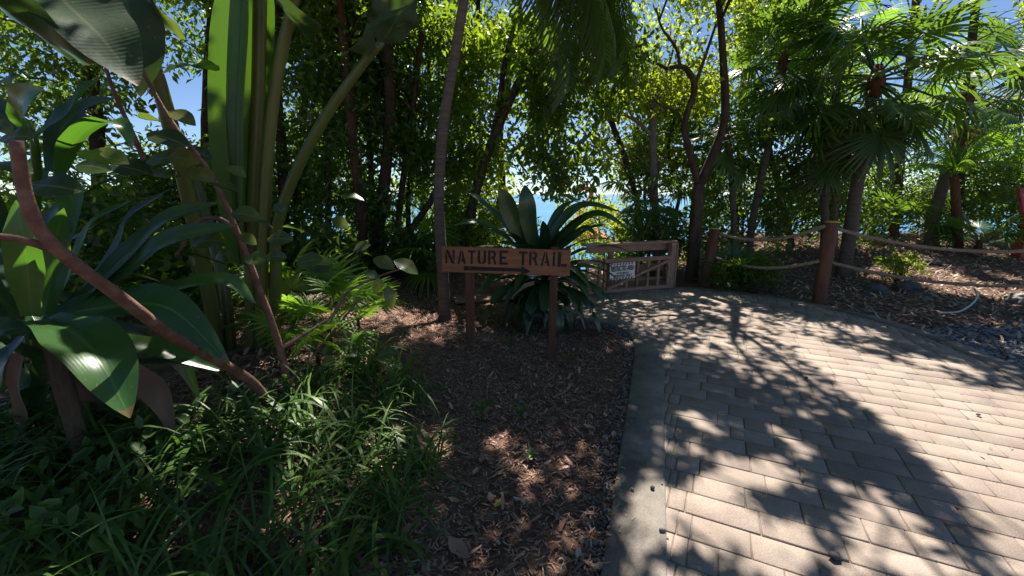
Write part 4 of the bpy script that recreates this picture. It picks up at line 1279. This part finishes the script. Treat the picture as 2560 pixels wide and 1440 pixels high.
# its tallest leaves, seen above the board
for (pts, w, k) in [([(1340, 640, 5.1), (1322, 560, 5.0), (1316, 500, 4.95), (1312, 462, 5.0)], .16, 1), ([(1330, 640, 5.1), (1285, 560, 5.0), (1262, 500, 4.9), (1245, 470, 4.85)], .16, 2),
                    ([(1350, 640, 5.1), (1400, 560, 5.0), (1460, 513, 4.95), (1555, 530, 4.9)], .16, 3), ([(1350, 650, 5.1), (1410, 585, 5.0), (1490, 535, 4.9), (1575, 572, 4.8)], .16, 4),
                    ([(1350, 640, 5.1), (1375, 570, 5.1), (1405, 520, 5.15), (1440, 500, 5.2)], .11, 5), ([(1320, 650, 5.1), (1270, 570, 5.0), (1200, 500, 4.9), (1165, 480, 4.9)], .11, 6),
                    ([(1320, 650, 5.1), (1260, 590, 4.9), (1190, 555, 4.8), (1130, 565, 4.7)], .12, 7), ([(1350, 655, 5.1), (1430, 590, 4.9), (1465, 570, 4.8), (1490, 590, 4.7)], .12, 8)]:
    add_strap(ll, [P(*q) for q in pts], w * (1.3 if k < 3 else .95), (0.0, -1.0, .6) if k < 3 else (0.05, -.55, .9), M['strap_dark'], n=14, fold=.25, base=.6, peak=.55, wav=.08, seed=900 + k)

# ------------------------------------------------------------------ left foreground: big strap leaved lilies
lf = lily("large glossy strap leaved lily filling the left edge under the branch", (-2.02, 1.75, 1.0), 7, .8, .13, M['strap_dark'], 21, el=(1.2, -.2), droop=(.6, 1.4), azr=(4.2, 7.2))
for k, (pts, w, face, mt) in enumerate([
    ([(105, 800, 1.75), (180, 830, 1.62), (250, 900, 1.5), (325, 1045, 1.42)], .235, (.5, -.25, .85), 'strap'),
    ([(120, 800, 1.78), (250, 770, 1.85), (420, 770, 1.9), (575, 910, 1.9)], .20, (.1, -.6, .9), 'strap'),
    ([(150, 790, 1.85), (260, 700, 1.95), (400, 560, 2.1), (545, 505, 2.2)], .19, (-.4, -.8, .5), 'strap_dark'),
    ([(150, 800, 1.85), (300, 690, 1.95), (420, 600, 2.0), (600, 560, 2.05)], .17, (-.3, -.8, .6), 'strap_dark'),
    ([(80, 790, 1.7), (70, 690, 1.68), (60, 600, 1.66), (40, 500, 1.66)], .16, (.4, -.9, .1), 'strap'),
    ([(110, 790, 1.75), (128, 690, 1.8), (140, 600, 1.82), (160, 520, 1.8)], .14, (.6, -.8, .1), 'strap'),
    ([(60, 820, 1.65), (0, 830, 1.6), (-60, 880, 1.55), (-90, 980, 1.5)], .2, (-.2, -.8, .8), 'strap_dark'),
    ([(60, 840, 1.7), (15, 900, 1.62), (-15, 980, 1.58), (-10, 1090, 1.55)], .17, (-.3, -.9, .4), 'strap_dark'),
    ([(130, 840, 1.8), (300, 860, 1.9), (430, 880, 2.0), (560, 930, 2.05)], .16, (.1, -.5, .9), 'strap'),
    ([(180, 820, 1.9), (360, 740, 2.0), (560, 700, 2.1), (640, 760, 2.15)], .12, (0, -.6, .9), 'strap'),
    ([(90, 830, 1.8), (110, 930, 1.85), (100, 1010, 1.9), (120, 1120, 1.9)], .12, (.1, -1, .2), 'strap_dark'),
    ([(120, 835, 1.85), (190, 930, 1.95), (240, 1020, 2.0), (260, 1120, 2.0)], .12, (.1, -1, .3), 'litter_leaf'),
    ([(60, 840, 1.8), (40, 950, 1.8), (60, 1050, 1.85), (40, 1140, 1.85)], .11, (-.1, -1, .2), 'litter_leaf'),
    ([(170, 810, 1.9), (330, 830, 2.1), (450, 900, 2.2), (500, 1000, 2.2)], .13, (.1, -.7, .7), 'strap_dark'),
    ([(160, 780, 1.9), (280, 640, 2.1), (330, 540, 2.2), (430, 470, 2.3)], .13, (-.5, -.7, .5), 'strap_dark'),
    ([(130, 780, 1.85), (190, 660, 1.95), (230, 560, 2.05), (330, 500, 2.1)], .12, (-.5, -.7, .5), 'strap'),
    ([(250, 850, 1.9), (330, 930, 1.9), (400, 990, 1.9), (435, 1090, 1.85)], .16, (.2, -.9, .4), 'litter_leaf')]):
    mat = M['dry_strap'] if mt == 'litter_leaf' else M[mt]
    o = add_strap(lf, [P(*q) for q in pts], w * (1.0 if k < 2 else .78), face, mat, "dead_leaf" if mt == 'litter_leaf' else "leaf", n=16, fold=.28, base=.5, peak=.55, wav=.1, seed=950 + k)
lily("tall dark lily standing behind the glossy one at the left edge", (-3.1, 2.6, 1.2), 24, 1.1, .11, M['strap_dark'], 22, el=(1.4, -.4), droop=(.6, 1.5))
lu = thing("ginger_plant", "upright leafy plant with pale lit leaves at upper left above the branch", "plant", tuple(gb(60, 2.4)))
obj("stem", tube(catmull([gb(60, 2.4), P(60, 800, 2.4), P(90, 480, 2.2), P(85, 340, 2.1)], 14), [.03, .025, .015], 8).mesh("stem", True), M['stalk'], lu)
for k, (pts, w, face, mt) in enumerate([
    ([(82, 355, 2.1), (62, 300, 2.0), (60, 250, 1.9), (110, 225, 1.85)], .19, (.3, -1, .2), 'strap'),
    ([(150, 440, 2.05), (175, 370, 1.95), (230, 315, 1.85), (300, 310, 1.8), (330, 375, 1.8)], .13, (.6, -.3, .75), 'strap'),
    ([(85, 345, 2.1), (160, 290, 2.1), (220, 220, 2.15), (260, 190, 2.2)], .16, (-.5, -.8, .4), 'strap'),
    ([(85, 345, 2.1), (20, 300, 2.1), (-30, 270, 2.1), (-80, 280, 2.1)], .16, (.2, -.8, .6), 'strap_dark'),
    ([(130, 430, 2.1), (150, 330, 2.2), (210, 270, 2.3), (290, 245, 2.3)], .15, (.3, -.6, .6), 'strap_dark'),
    ([(90, 480, 2.2), (150, 470, 2.0), (180, 500, 1.9), (170, 620, 1.8)], .14, (.3, -.8, .5), 'strap')]):
    add_strap(lu, [P(*q) for q in pts], w * .8, face, M[mt], n=14, fold=.3, base=.35, peak=.5, wav=.14, seed=980 + k)

# ------------------------------------------------------------------ tall paddle leaved plant (green stalks)
bb = gb(640, 3.3)
bp = thing("paddle_leaf_plant", "tall paddle leaved plant with thick green stalks left of the trees", "plant", tuple(bb))
def stalk(pts, rad, flat=1.0, name="stalk"):
    q = catmull([bb + np.array([(pts[0][0] - 640) / 400, 0, -.1])] + [P(*p) for p in pts], 22)
    return obj(name, tube(q, rad, 10).mesh(name, True), M['petiole'], bp)
stalk([(655, 700, 3.2), (660, 560, 3.15), (672, 350, 3.1), (700, 150, 3.05), (735, 0, 3.0), (770, -160, 2.95)], [.045, .042, .038, .03])
stalk([(690, 700, 3.2), (690, 580, 3.15), (735, 440, 3.1), (815, 290, 3.05), (900, 170, 3.0), (955, 105, 2.95)], [.045, .04, .034, .022])
stalk([(628, 700, 3.25), (632, 500, 3.2), (645, 250, 3.15), (650, 0, 3.1), (655, -160, 3.1)], [.05, .045, .04])
stalk([(520, 720, 3.1), (470, 480, 2.9), (430, 330, 2.75), (395, 200, 2.65), (345, 40, 2.55), (320, -120, 2.5)], [.05, .05, .04, .03])
stalk([(560, 720, 3.3), (520, 560, 3.4), (500, 480, 3.45), (470, 380, 3.5)], [.045, .04, .03])
# rolled upright leaf, broad
add_strap(bp, [P(600, 660, 3.2), P(592, 480, 3.15), P(590, 300, 3.1), P(600, 100, 3.05), P(610, -120, 3.0)], .31, (-.25, -1, .1), M['blade'], n=16, fold=.55, base=.45, peak=.6, wav=.02, seed=1201, tip=2)
add_strap(bp, [P(625, 660, 3.25), P(622, 480, 3.22), P(622, 300, 3.2), P(635, 60, 3.15), P(640, -140, 3.1)], .26, (.5, -1, .1), M['blade'], n=16, fold=.5, base=.5, peak=.6, wav=.02, seed=1202, tip=2)
def paddle(pts, w, face, seed, mat='banana'):
    return add_strap(bp, [P(*q) for q in pts], w, face, M[mat], n=20, fold=.18, base=.3, peak=.35, wav=.12, seed=seed)
paddle([(60, -160, 2.2), (150, -10, 2.1), (250, 90, 2.0), (345, 215, 1.95)], .40, (.3, -.5, .75), 1211)
paddle([(-80, -60, 2.0), (20, 40, 1.95), (110, 90, 1.95), (230, 160, 2.0)], .5, (-.2, .35, 1), 1212, 'strap_dark')
paddle([(300, -60, 2.4), (330, 60, 2.4), (350, 140, 2.4), (350, 240, 2.4)], .26, (.7, -.6, .6), 1213)
paddle([(320, -60, 2.5), (370, 20, 2.5), (430, 70, 2.45), (465, 98, 2.45)], .17, (.2, .7, .8), 1214, 'oval')
paddle([(540, 178, 3.0), (500, 165, 2.8), (460, 165, 2.6), (405, 185, 2.45)], .17, (0, -.5, .9), 1215, 'strap')
paddle([(640, -120, 2.9), (690, -10, 2.8), (730, 50, 2.7), (800, 60, 2.65)], .42, (.1, .5, 1), 1216)
paddle([(955, 105, 2.95), (985, 60, 2.9), (1010, 10, 2.85), (1050, -80, 2.8)], .36, (-.3, .3, 1), 1217)
paddle([(930, 135, 2.96), (905, 95, 2.75), (960, 50, 2.7), (1030, 10, 2.7)], .2, (-.5, -.6, .7), 1218)

# ------------------------------------------------------------------ round leaved shrub with long brown branches
sg = thing("sea_grape", "crooked brown branch with round leaves crossing the left foreground", "shrub", tuple(P(692, 1045, 2.45) - np.array([0, 0, .06])))
def limb(par, pts, rad, name="branch"):
    return obj(name, tube(catmull([P(*p) for p in pts], 36), rad, 10, True, .10).mesh(name, True), M['twig'], par)
limb(sg, [(700, 1075, 2.45), (650, 975, 2.3), (580, 922, 2.1), (430, 840, 1.75), (300, 742, 1.5), (165, 642, 1.35), (95, 565, 1.3), (62, 480, 1.27), (40, 352, 1.25)], [.027, .025, .023, .021, .019, .016])
limb(sg, [(168, 642, 1.35), (100, 612, 1.32), (0, 592, 1.28), (-120, 600, 1.2)], [.015, .012, .010])
sg2 = thing("sea_grape", "thin brown stem with scattered oval leaves rising in front of the green stalks", "shrub", tuple(P(740, 1060, 2.55) - np.array([0, 0, .06])))
limb(sg2, [(742, 1085, 2.55), (705, 890, 2.5), (640, 700, 2.45), (592, 580, 2.4), (530, 440, 2.35), (425, 300, 2.3), (330, 130, 2.25), (240, -30, 2.2)], [.024, .021, .017, .014, .010, .008])
limb(sg2, [(590, 570, 2.4), (540, 545, 2.4), (490, 560, 2.4), (440, 640, 2.35)], [.014, .008])
limb(sg2, [(360, 400, 2.2), (330, 330, 2.25), (285, 230, 2.3), (250, 120, 2.35)], [.013, .010, .008])
def oval(par, px, py, y, size, ang, face, seed):
    """one oval leaf; ang = direction in the picture, size in photo pixels"""
    a = math.radians(ang)
    p0 = P(px - math.cos(a) * size / 2, py + math.sin(a) * size / 2, y)
    p1 = P(px, py - 4, y - .02)
    p2 = P(px + math.cos(a) * size / 2, py - math.sin(a) * size / 2, y - .01)
    L = np.linalg.norm(p2 - p0)
    return add_strap(par, [p0, p1, p2], L * .62, face, M['oval'], n=8, fold=.15, base=.12, peak=.5, wav=.08, seed=seed)
orr = np.random.default_rng(77)
OV = [(735, 575, 58, -15), (520, 605, 85, 0), (615, 540, 75, -10), (655, 560, 60, -20), (700, 600, 65, 0), (640, 650, 62, 0), (690, 645, 55, 0), (800, 665, 75, 0), (775, 655, 70, 10), (880, 495, 62, -12), (960, 660, 60, -25), (1015, 668, 70, -30),
      (975, 745, 60, -80), (945, 715, 40, 60), (480, 660, 40, -70), (460, 400, 85, -12), (420, 350, 110, -18), (260, 395, 130, -14), (235, 420, 90, -10), (330, 425, 110, -14), (140, 470, 130, -8), (300, 365, 80, 10), (455, 295, 80, -30), (410, 400, 90, 5),
      (500, 440, 80, -20), (560, 470, 80, -15), (395, 440, 120, -5), (45, 345, 90, 2), (30, 420, 110, -15), (25, 200, 60, 20), (10, 320, 60, -40), (500, 385, 70, -25), (590, 430, 60, -30), (380, 300, 70, -10), (620, 600, 50, -30), (560, 640, 46, 15), (700, 530, 50, -60),
      (850, 560, 50, -30), (905, 620, 46, 20), (820, 880, 40, 20), (880, 890, 40, 0), (970, 885, 50, 10), (820, 905, 36, 30), (930, 690, 40, -20)]
for k, (x, y_, s, a) in enumerate(OV):
    par = sg if x < 300 else sg2
    y = (1.75 if x < 300 else 2.3) + orr.normal(0, .06) + (0.5 if x > 780 else 0)
    fc = (orr.normal(.15, .4), orr.normal(-.75, .4), .8)
    oval(par, x, y_, y, s, a, fc, 1300 + k)
limb(sg2, [(705, 870, 2.5), (830, 790, 2.8), (870, 730, 2.85), (950, 690, 2.9), (1010, 670, 2.9)], [.012, .009, .005])
limb(sg2, [(720, 960, 2.55), (800, 870, 2.9), (880, 770, 2.95), (905, 745, 2.95)], [.010, .008, .005])

# ------------------------------------------------------------------ low palms and seedlings lit in the bed at left
def small_fan(label, px, y, n, s, seed):
    r = np.random.default_rng(seed)
    b = gb(px, y, 0.0)
    t = thing("palm_seedling", label, "palm", tuple(b), "bright young palms in the left bed")
    obj("stem", tube([b - [0, 0, .05], b + [0, 0, .12]], [.02, .015], 7), M['fibre'], t)
    for k in range(n):
        put_frond(SMALLF[k % 2], t, b + np.array([0, 0, .1]), k * 2.4 + r.random(), .15 + .9 * r.random(), r.normal(0, .3), s * (.8 + .5 * r.random()))
small_fan("bright young fan palm at the foot of the green stalks", 745, 3.7, 11, 1.1, 1)
small_fan("bright young fan palm right of the thin brown stem", 830, 3.5, 10, 1.0, 2)
small_fan("young fan palm with split leaves above the grass edge", 800, 3.05, 9, .85, 3)
small_fan("young fan palm near the left end of the open mulch", 900, 3.9, 8, .9, 4)
small_fan("young fan palm in the shade behind the green stalks", 690, 4.4, 9, 1.1, 5)

def seedling(label, px, py, n, L, seed):
    r = np.random.default_rng(seed)
    b0 = G(px, py, .1); b = np.array([b0[0], b0[1], float(H(b0[0], b0[1]))])
    t = thing("seedling", label, "plant", tuple(b), "seedlings in the mulch")
    obj("stem", tube([b - [0, 0, .03], b + [0.004, 0, L * .8]], [.006, .004], 6), M['stalk'], t)
    for k in range(n):
        z = L * (0.3 + .5 * k / n)
        c = radial_strap(b + np.array([0, 0, z]), k * 2.4 + r.random() * .4, 1.0 + r.normal(0, .15), L * (.8 + .3 * r.random()), 1.5, 6)
        add_strap(t, c, .017, (0, 0, 1.0), M['grass'], n=6, fold=.3, base=.5, peak=.4, seed=seed * 50 + k)
seedling("tallest slim seedling in the sunlit mulch patch", 1205, 1030, 12, .17, 1)
seedling("bushy small seedling right of the tall one in the sunlit patch", 1305, 1020, 11, .11, 2)
seedling("tiny seedling with drooping blades in front of the sunlit patch", 1330, 1110, 8, .07, 3)
seedling("dark seedling low at the foot of the right sign post", 1420, 885, 9, .12, 4)
seedling("dark seedling between the two sign posts", 1275, 865, 10, .13, 5)
seedling("dark seedling in the shaded mulch between the seedlings and the sign", 1290, 920, 9, .11, 6)

# ------------------------------------------------------------------ grass
gr = np.random.default_rng(40)
def grass_at(poly, n, z=.2):
    pg = np.array([G(*p, z)[:2] for p in poly])
    lo, hi = pg.min(0), pg.max(0)
    q = lo + gr.random((n * 6, 2)) * (hi - lo)
    q = q[inside(pg, q[:, 0], q[:, 1])]
    q = q[vnoise(q[:, 0], q[:, 1], .22) * .6 + vnoise(q[:, 0] + 4, q[:, 1], .09) * .4 > .47][:n]
    return np.c_[q, H(q[:, 0], q[:, 1]) - .01]
GP = [(-250, 1500), (-200, 1150), (250, 1120), (480, 1090), (620, 1060), (760, 1010), (880, 920), (1000, 920), (1060, 960), (1110, 1050), (1090, 1130), (1020, 1200), (950, 1290), (860, 1400), (800, 1600)]
b = grass_at(GP, 850)
n = len(b)
g = Geo()
strips(g, b, gr.random(n) * 6.283, 1.25 + gr.normal(0, .2, n), .32 + .28 * gr.random(n), .009 + .012 * gr.random(n), 1.4 + 1.2 * gr.random(n), 7)
b2 = grass_at(GP, 420)
n2 = len(b2)
strips(g, b2, gr.random(n2) * 6.283, 1.1 + gr.normal(0, .2, n2), .36 + .26 * gr.random(n2), .02 + .014 * gr.random(n2), 1.6 + 1.1 * gr.random(n2), 8)
b3 = grass_at([(250, 1500), (-250, 1500), (-300, 1150), (400, 1050), (500, 1200)], 700)
n3 = len(b3)
leaf_cloud(g, b3 + np.c_[np.zeros((n3, 2)), .05 + .2 * gr.random(n3)], .07, .8, .1, .5, True, gr)
tag(obj("grass", g.mesh("grass"), M['grass']), "clump of long arching green grass at the bottom left of the mulch bed", "grass", kind="stuff")
def tuft(label, px, py, n, L, w, seed):
    r = np.random.default_rng(seed)
    b0 = G(px, py, .2); b = np.array([b0[0], b0[1], float(H(b0[0], b0[1]))])
    t = thing("grass_tuft", label, "grass", tuple(b), "broad bladed tufts in the grass")
    for k in range(n):
        c = radial_strap(b + r.normal(0, .012, 3) * [1, 1, 0], k * 2.4 + r.random(), 1.15 + r.normal(0, .2), L * (.7 + .5 * r.random()), 1.9 + r.normal(0, .3), 9)
        add_strap(t, c, w * (.8 + .4 * r.random()), (0, -.2, 1.0), M['grass'], "blade", n=9, fold=.35, base=.5, peak=.35, seed=seed * 70 + k)
tuft("broad bladed tuft arching over at the bottom of the grass patch", 580, 1250, 11, .42, .022, 1)
tuft("broad bladed tuft leaning over the mulch at the bottom", 985, 1290, 12, .30, .016, 2)
tuft("wide upright blades at the left edge below the lily", 60, 1230, 10, .42, .034, 3)
tuft("tuft of arching blades in the middle of the grass", 420, 1180, 12, .42, .02, 4)
tuft("tuft at the upper edge of the grass beside the brown stem", 800, 1090, 12, .38, .016, 5)
tuft("tuft at the right tip of the grass near the seedlings", 1050, 1120, 12, .34, .014, 6)

# ------------------------------------------------------------------ wood chips, litter, pebbles, gravel
def scatter(poly, n, z, seed):
    r = np.random.default_rng(seed)
    pg = np.array([G(*p, z)[:2] for p in poly])
    lo, hi = pg.min(0), pg.max(0)
    q = lo + r.random((n * 4, 2)) * (hi - lo)
    q = q[inside(pg, q[:, 0], q[:, 1])]
    ok = ~inside(PATH, q[:, 0], q[:, 1]) & (dist_to(EDGE_L, q[:, 0], q[:, 1]) > .27) & (dist_to(EDGE_R, q[:, 0], q[:, 1]) > .21)
    return q[ok][:n], r
def chips(g, q, r, l0, l1, w0, w1):
    n = len(q)
    Pz = np.c_[q, H(q[:, 0], q[:, 1]) + .004 + .022 * r.random(n) ** 2]
    strips(g, Pz, r.random(n) * 6.283, r.normal(0, .28, n) + .1, l0 + (l1 - l0) * r.random(n), w0 + (w1 - w0) * r.random(n), r.normal(0.2, .35, n), 2, taper=.55)
BED = [(1620, 1800), (1580, 1080), (1600, 860), (1560, 805), (1440, 780), (1300, 740), (1100, 700), (880, 720), (700, 800), (500, 1000), (200, 1200), (200, 1800)]
q, r = scatter(BED, 42000, .1, 61)
g = Geo(); chips(g, q, r, .012, .05, .004, .012)
q, r = scatter([(1600, 1080), (1600, 860), (1440, 780), (1300, 740), (1000, 700), (700, 800), (800, 1440), (1500, 1440)], 1100, .1, 62)
chips(g, q, r, .05, .10, .014, .032)
q, r = scatter([(500, 1150), (480, 960), (700, 900), (800, 950), (800, 1150)], 420, .2, 66)
chips(g, q, r, .04, .10, .018, .045)
q, r = scatter([(750, 1600), (850, 1200), (1000, 1180), (1050, 1600)], 260, .15, 67)
chips(g, q, r, .05, .11, .02, .045)
tag(obj("wood_chips", g.mesh("wood_chips"), M['litter']), "brown wood chip mulch covering the bed around the sign", "mulch", kind="stuff")
g = Geo()
q, r = scatter([(1800, 730), (2100, 790), (2400, 880), (2700, 950), (2800, 620), (2300, 600), (1900, 640)], 15000, .15, 63)
chips(g, q, r, .04, .14, .012, .04)
tag(obj("leaf_litter", g.mesh("leaf_litter"), M['dead_leaf']), "dry leaf litter on the ground behind the rope fence", "leaf litter", kind="stuff")
g = Geo()
dr = np.random.default_rng(71)
q = np.c_[dr.uniform(.6, 4.6, 900), dr.uniform(1.0, 7.0, 900)]
q = q[inside(PATH, q[:, 0], q[:, 1])]
q = q[(vnoise(q[:, 0], q[:, 1], .7) > .5) | (dist_to(EDGE_R, q[:, 0], q[:, 1]) < .35)][:230]
n_ = len(q)
strips(g, np.c_[q, np.full(n_, .006)], dr.random(n_) * 6.283, dr.normal(.1, .1, n_), .008 + .03 * dr.random(n_) ** 2, .004 + .012 * dr.random(n_) ** 2, dr.normal(.2, .3, n_), 2, taper=.6)
tk = dr.random(420) * (len(EDGE_L) - 1); ik = tk.astype(int); fk = (tk - ik)[:, None]
ek = EDGE_L[ik] * (1 - fk) + EDGE_L[np.minimum(ik + 1, len(EDGE_L) - 1)] * fk
tg_ = nrm(np.gradient(EDGE_L, axis=0))[ik]
qk = ek + np.stack([-tg_[:, 1], tg_[:, 0]], -1) * (.275 - .11 * dr.random((len(ek), 1)) ** 2.2)
n_ = len(qk)
strips(g, np.c_[qk, np.full(n_, .014)], dr.random(n_) * 6.283, dr.normal(.1, .12, n_), .012 + .03 * dr.random(n_), .004 + .008 * dr.random(n_), dr.normal(.2, .3, n_), 2, taper=.6)
tag(obj("path_debris", g.mesh("path_debris"), M['litter']), "small dry leaf bits and mulch crumbs scattered on the path and kerb", "debris", kind="stuff")
def pebbles(g, q, r, s0, s1, dz=0.0):
    bm = bmesh.new(); bmesh.ops.create_icosphere(bm, subdivisions=1, radius=1.0)
    bm.verts.ensure_lookup_table()
    V = np.array([v.co for v in bm.verts]); F = np.array([[v.index for v in f.verts] for f in bm.faces]); bm.free()
    n = len(q)
    s = s0 + (s1 - s0) * r.random((n, 1, 1)) ** 2
    a = r.random(n) * 6.283
    sc = np.stack([np.ones(n), .6 + .4 * r.random(n), .45 + .3 * r.random(n)], -1)[:, None, :]
    W = V[None] * (1 + .18 * r.normal(0, 1, (n, len(V), 1))) * sc * s
    x = W[..., 0] * np.cos(a)[:, None] - W[..., 1] * np.sin(a)[:, None]
    y = W[..., 0] * np.sin(a)[:, None] + W[..., 1] * np.cos(a)[:, None]
    zc = H(q[:, 0], q[:, 1]) + dz
    W = np.stack([x + q[:, :1], y + q[:, 1:2], W[..., 2] + zc[:, None]], -1).reshape(-1, 3)
    g.add(W, (F[None] + np.arange(n)[:, None, None] * len(V)).reshape(-1, 3))
pr_ = np.random.default_rng(64)
tt = pr_.random(1500) * (len(EDGE_L) - 1)
i0 = tt.astype(int); fr = (tt - i0)[:, None]
e = EDGE_L[i0] * (1 - fr) + EDGE_L[np.minimum(i0 + 1, len(EDGE_L) - 1)] * fr
tg = nrm(np.gradient(EDGE_L, axis=0))[i0]
q = e + np.stack([-tg[:, 1], tg[:, 0]], -1) * (.285 + .11 * pr_.random((len(e), 1)) ** 1.5)
g = Geo(); pebbles(g, q, pr_, .008, .022, .006)
tag(obj("kerb_pebbles", g.mesh("kerb_pebbles"), M['stone']), "narrow strip of grey pebbles along the left kerb", "pebbles", kind="stuff")
q, r = scatter([(2210, 838), (2400, 880), (2560, 960), (2900, 1130), (2900, 850), (2560, 815), (2380, 815)], 5200, 0, 65)
g = Geo(); pebbles(g, q, r, .012, .03, .012)
tag(obj("gravel", g.mesh("gravel"), M['gravel']), "patch of blue grey gravel beside the path at the right edge", "gravel", kind="stuff")

def rock(label, px, py, z, s, seed, flat=.5):
    r = np.random.default_rng(seed)
    p = G(px, py, z)
    bm = bmesh.new(); bmesh.ops.create_icosphere(bm, subdivisions=3, radius=1.0)
    for v in bm.verts:
        c = v.co
        k = 1 + .35 * (vnoise(c.x * 3 + seed, c.y * 3 + c.z * 2, 1.0) - .5) + .15 * (vnoise(c.x * 9, c.y * 9 + c.z * 7 + seed, 1.0) - .5)
        v.co = Vector((c.x * s * k, c.y * s * .8 * k, c.z * s * flat * k))
    zz = float(H(p[0], p[1])) + s * flat * .35
    o = bm_obj("rock", bm, M['stone'], None, (p[0], p[1], zz))
    tag(o, label, "rock", "rocks on the mulch behind the fence")
rock("largest flat grey rock on the mulch right of the corner post", 2325, 655, .2, .22, 1, .3)
rock("small pale rock right of the largest flat rock", 2378, 660, .2, .09, 2, .35)
rock("dark lumpy rock below the lower rope right of the corner post", 2270, 715, .05, .2, 3, .6)
rock("small flat pale stone below the lower rope", 2318, 748, 0, .08, 4, .25)
rock("dark rock beside the foot of the large fan palm", 2190, 712, .1, .17, 5, .6)
rock("mossy boulder on the ground at the right edge", 2560, 745, .05, .22, 6, .5)
hose = catmull([G(2350, 782, .02), G(2400, 778, .02), G(2435, 755, .04), P(2442, 738, 6.4), P(2436, 722, 6.6), G(2425, 716, .08)], 30)
tag(obj("hose", tube(hose, .012, 8).mesh("hose", True), M['pipe']), "pale hose curving out of the litter below the lower rope", "hose")
for k, (px, py, s) in enumerate([(1655, 1333, .018), (1630, 1226, .014), (1580, 1230, .012), (2084, 1395, .028), (2015, 950, .02), (1655, 1215, .007), (2360, 895, .014), (2480, 965, .014), (2445, 1040, .016)]):
    p = G(px, py)
    g = Geo(); pebbles(g, np.array([[0.0, 0.0]]), np.random.default_rng(80 + k), s, s, 0)
    me = g.mesh("pebble")
    zmin = min(v.co.z for v in me.vertices)
    for v in me.vertices: v.co.z -= zmin
    o = obj("pebble", me, M['stone'], None, (p[0], p[1], 0.003 if inside(PATH, p[0:1], p[1:2])[0] else .011))
    tag(o, ["dark pebble on the joint between kerb and pavers", "grey pebble on the left kerb", "small dark pebble at the outer side of the left kerb", "largest dark stone lying on the near pavers", "pale pebble on the sunlit middle pavers", "tiny dark pebble near the kerb joint", "dark pebble on the path near the gravel", "dark pebble on the path edge at right", "dark pebble on the sunny pavers at right"][k], "pebble", "loose pebbles on the path")

# fallen leaves lying singly on the mulch
fr_ = np.random.default_rng(90)
def dead(px, py, size, ang, label, mat='dead_leaf', z=.1, curl=.25):
    c = G(px, py, z); c[2] = float(H(c[0], c[1])) + .025
    a = math.radians(ang)
    d = np.array([math.cos(a), math.sin(a), 0])
    pts = [c - d * size / 2 + [0, 0, curl * size * .4], c, c + d * size / 2 + [0, 0, curl * size * .5]]
    g = strap_geo(pts, size * .48, (0, 0, 1.0), n=6, fold=.4, base=.15, peak=.45, wav=.15, seed=int(px))
    o = obj("fallen_leaf", g.mesh("fallen_leaf", True, True), M[mat])
    tag(o, label, "leaf", "fallen leaves on the mulch")
dead(1247, 1218, .075, 60, "orange brown fallen leaf standing out at the bottom of the mulch", 'paint_yellow')
dead(1268, 1194, .07, 5, "grey green fallen leaf beside the orange brown one", 'oval')
dead(1093, 902, .07, 40, "pinkish fallen leaf at the upper edge of the grass", 'twig')
dead(925, 850, .16, 20, "large rust brown fallen leaf left of the sign", 'bark_red')
dead(1145, 1330, .16, -50, "long curled dry leaf at the bottom edge of the mulch", 'litter')
dead(1530, 1255, .09, 100, "dull green fallen leaf at the pebble strip", 'oval')
for k in range(34):
    px, py = fr_.uniform(880, 1560), fr_.uniform(760, 1430)
    dead(px, py, fr_.uniform(.05, .09), fr_.uniform(0, 360), "small dry brown leaf lying on the mulch bed", 'dead_leaf')
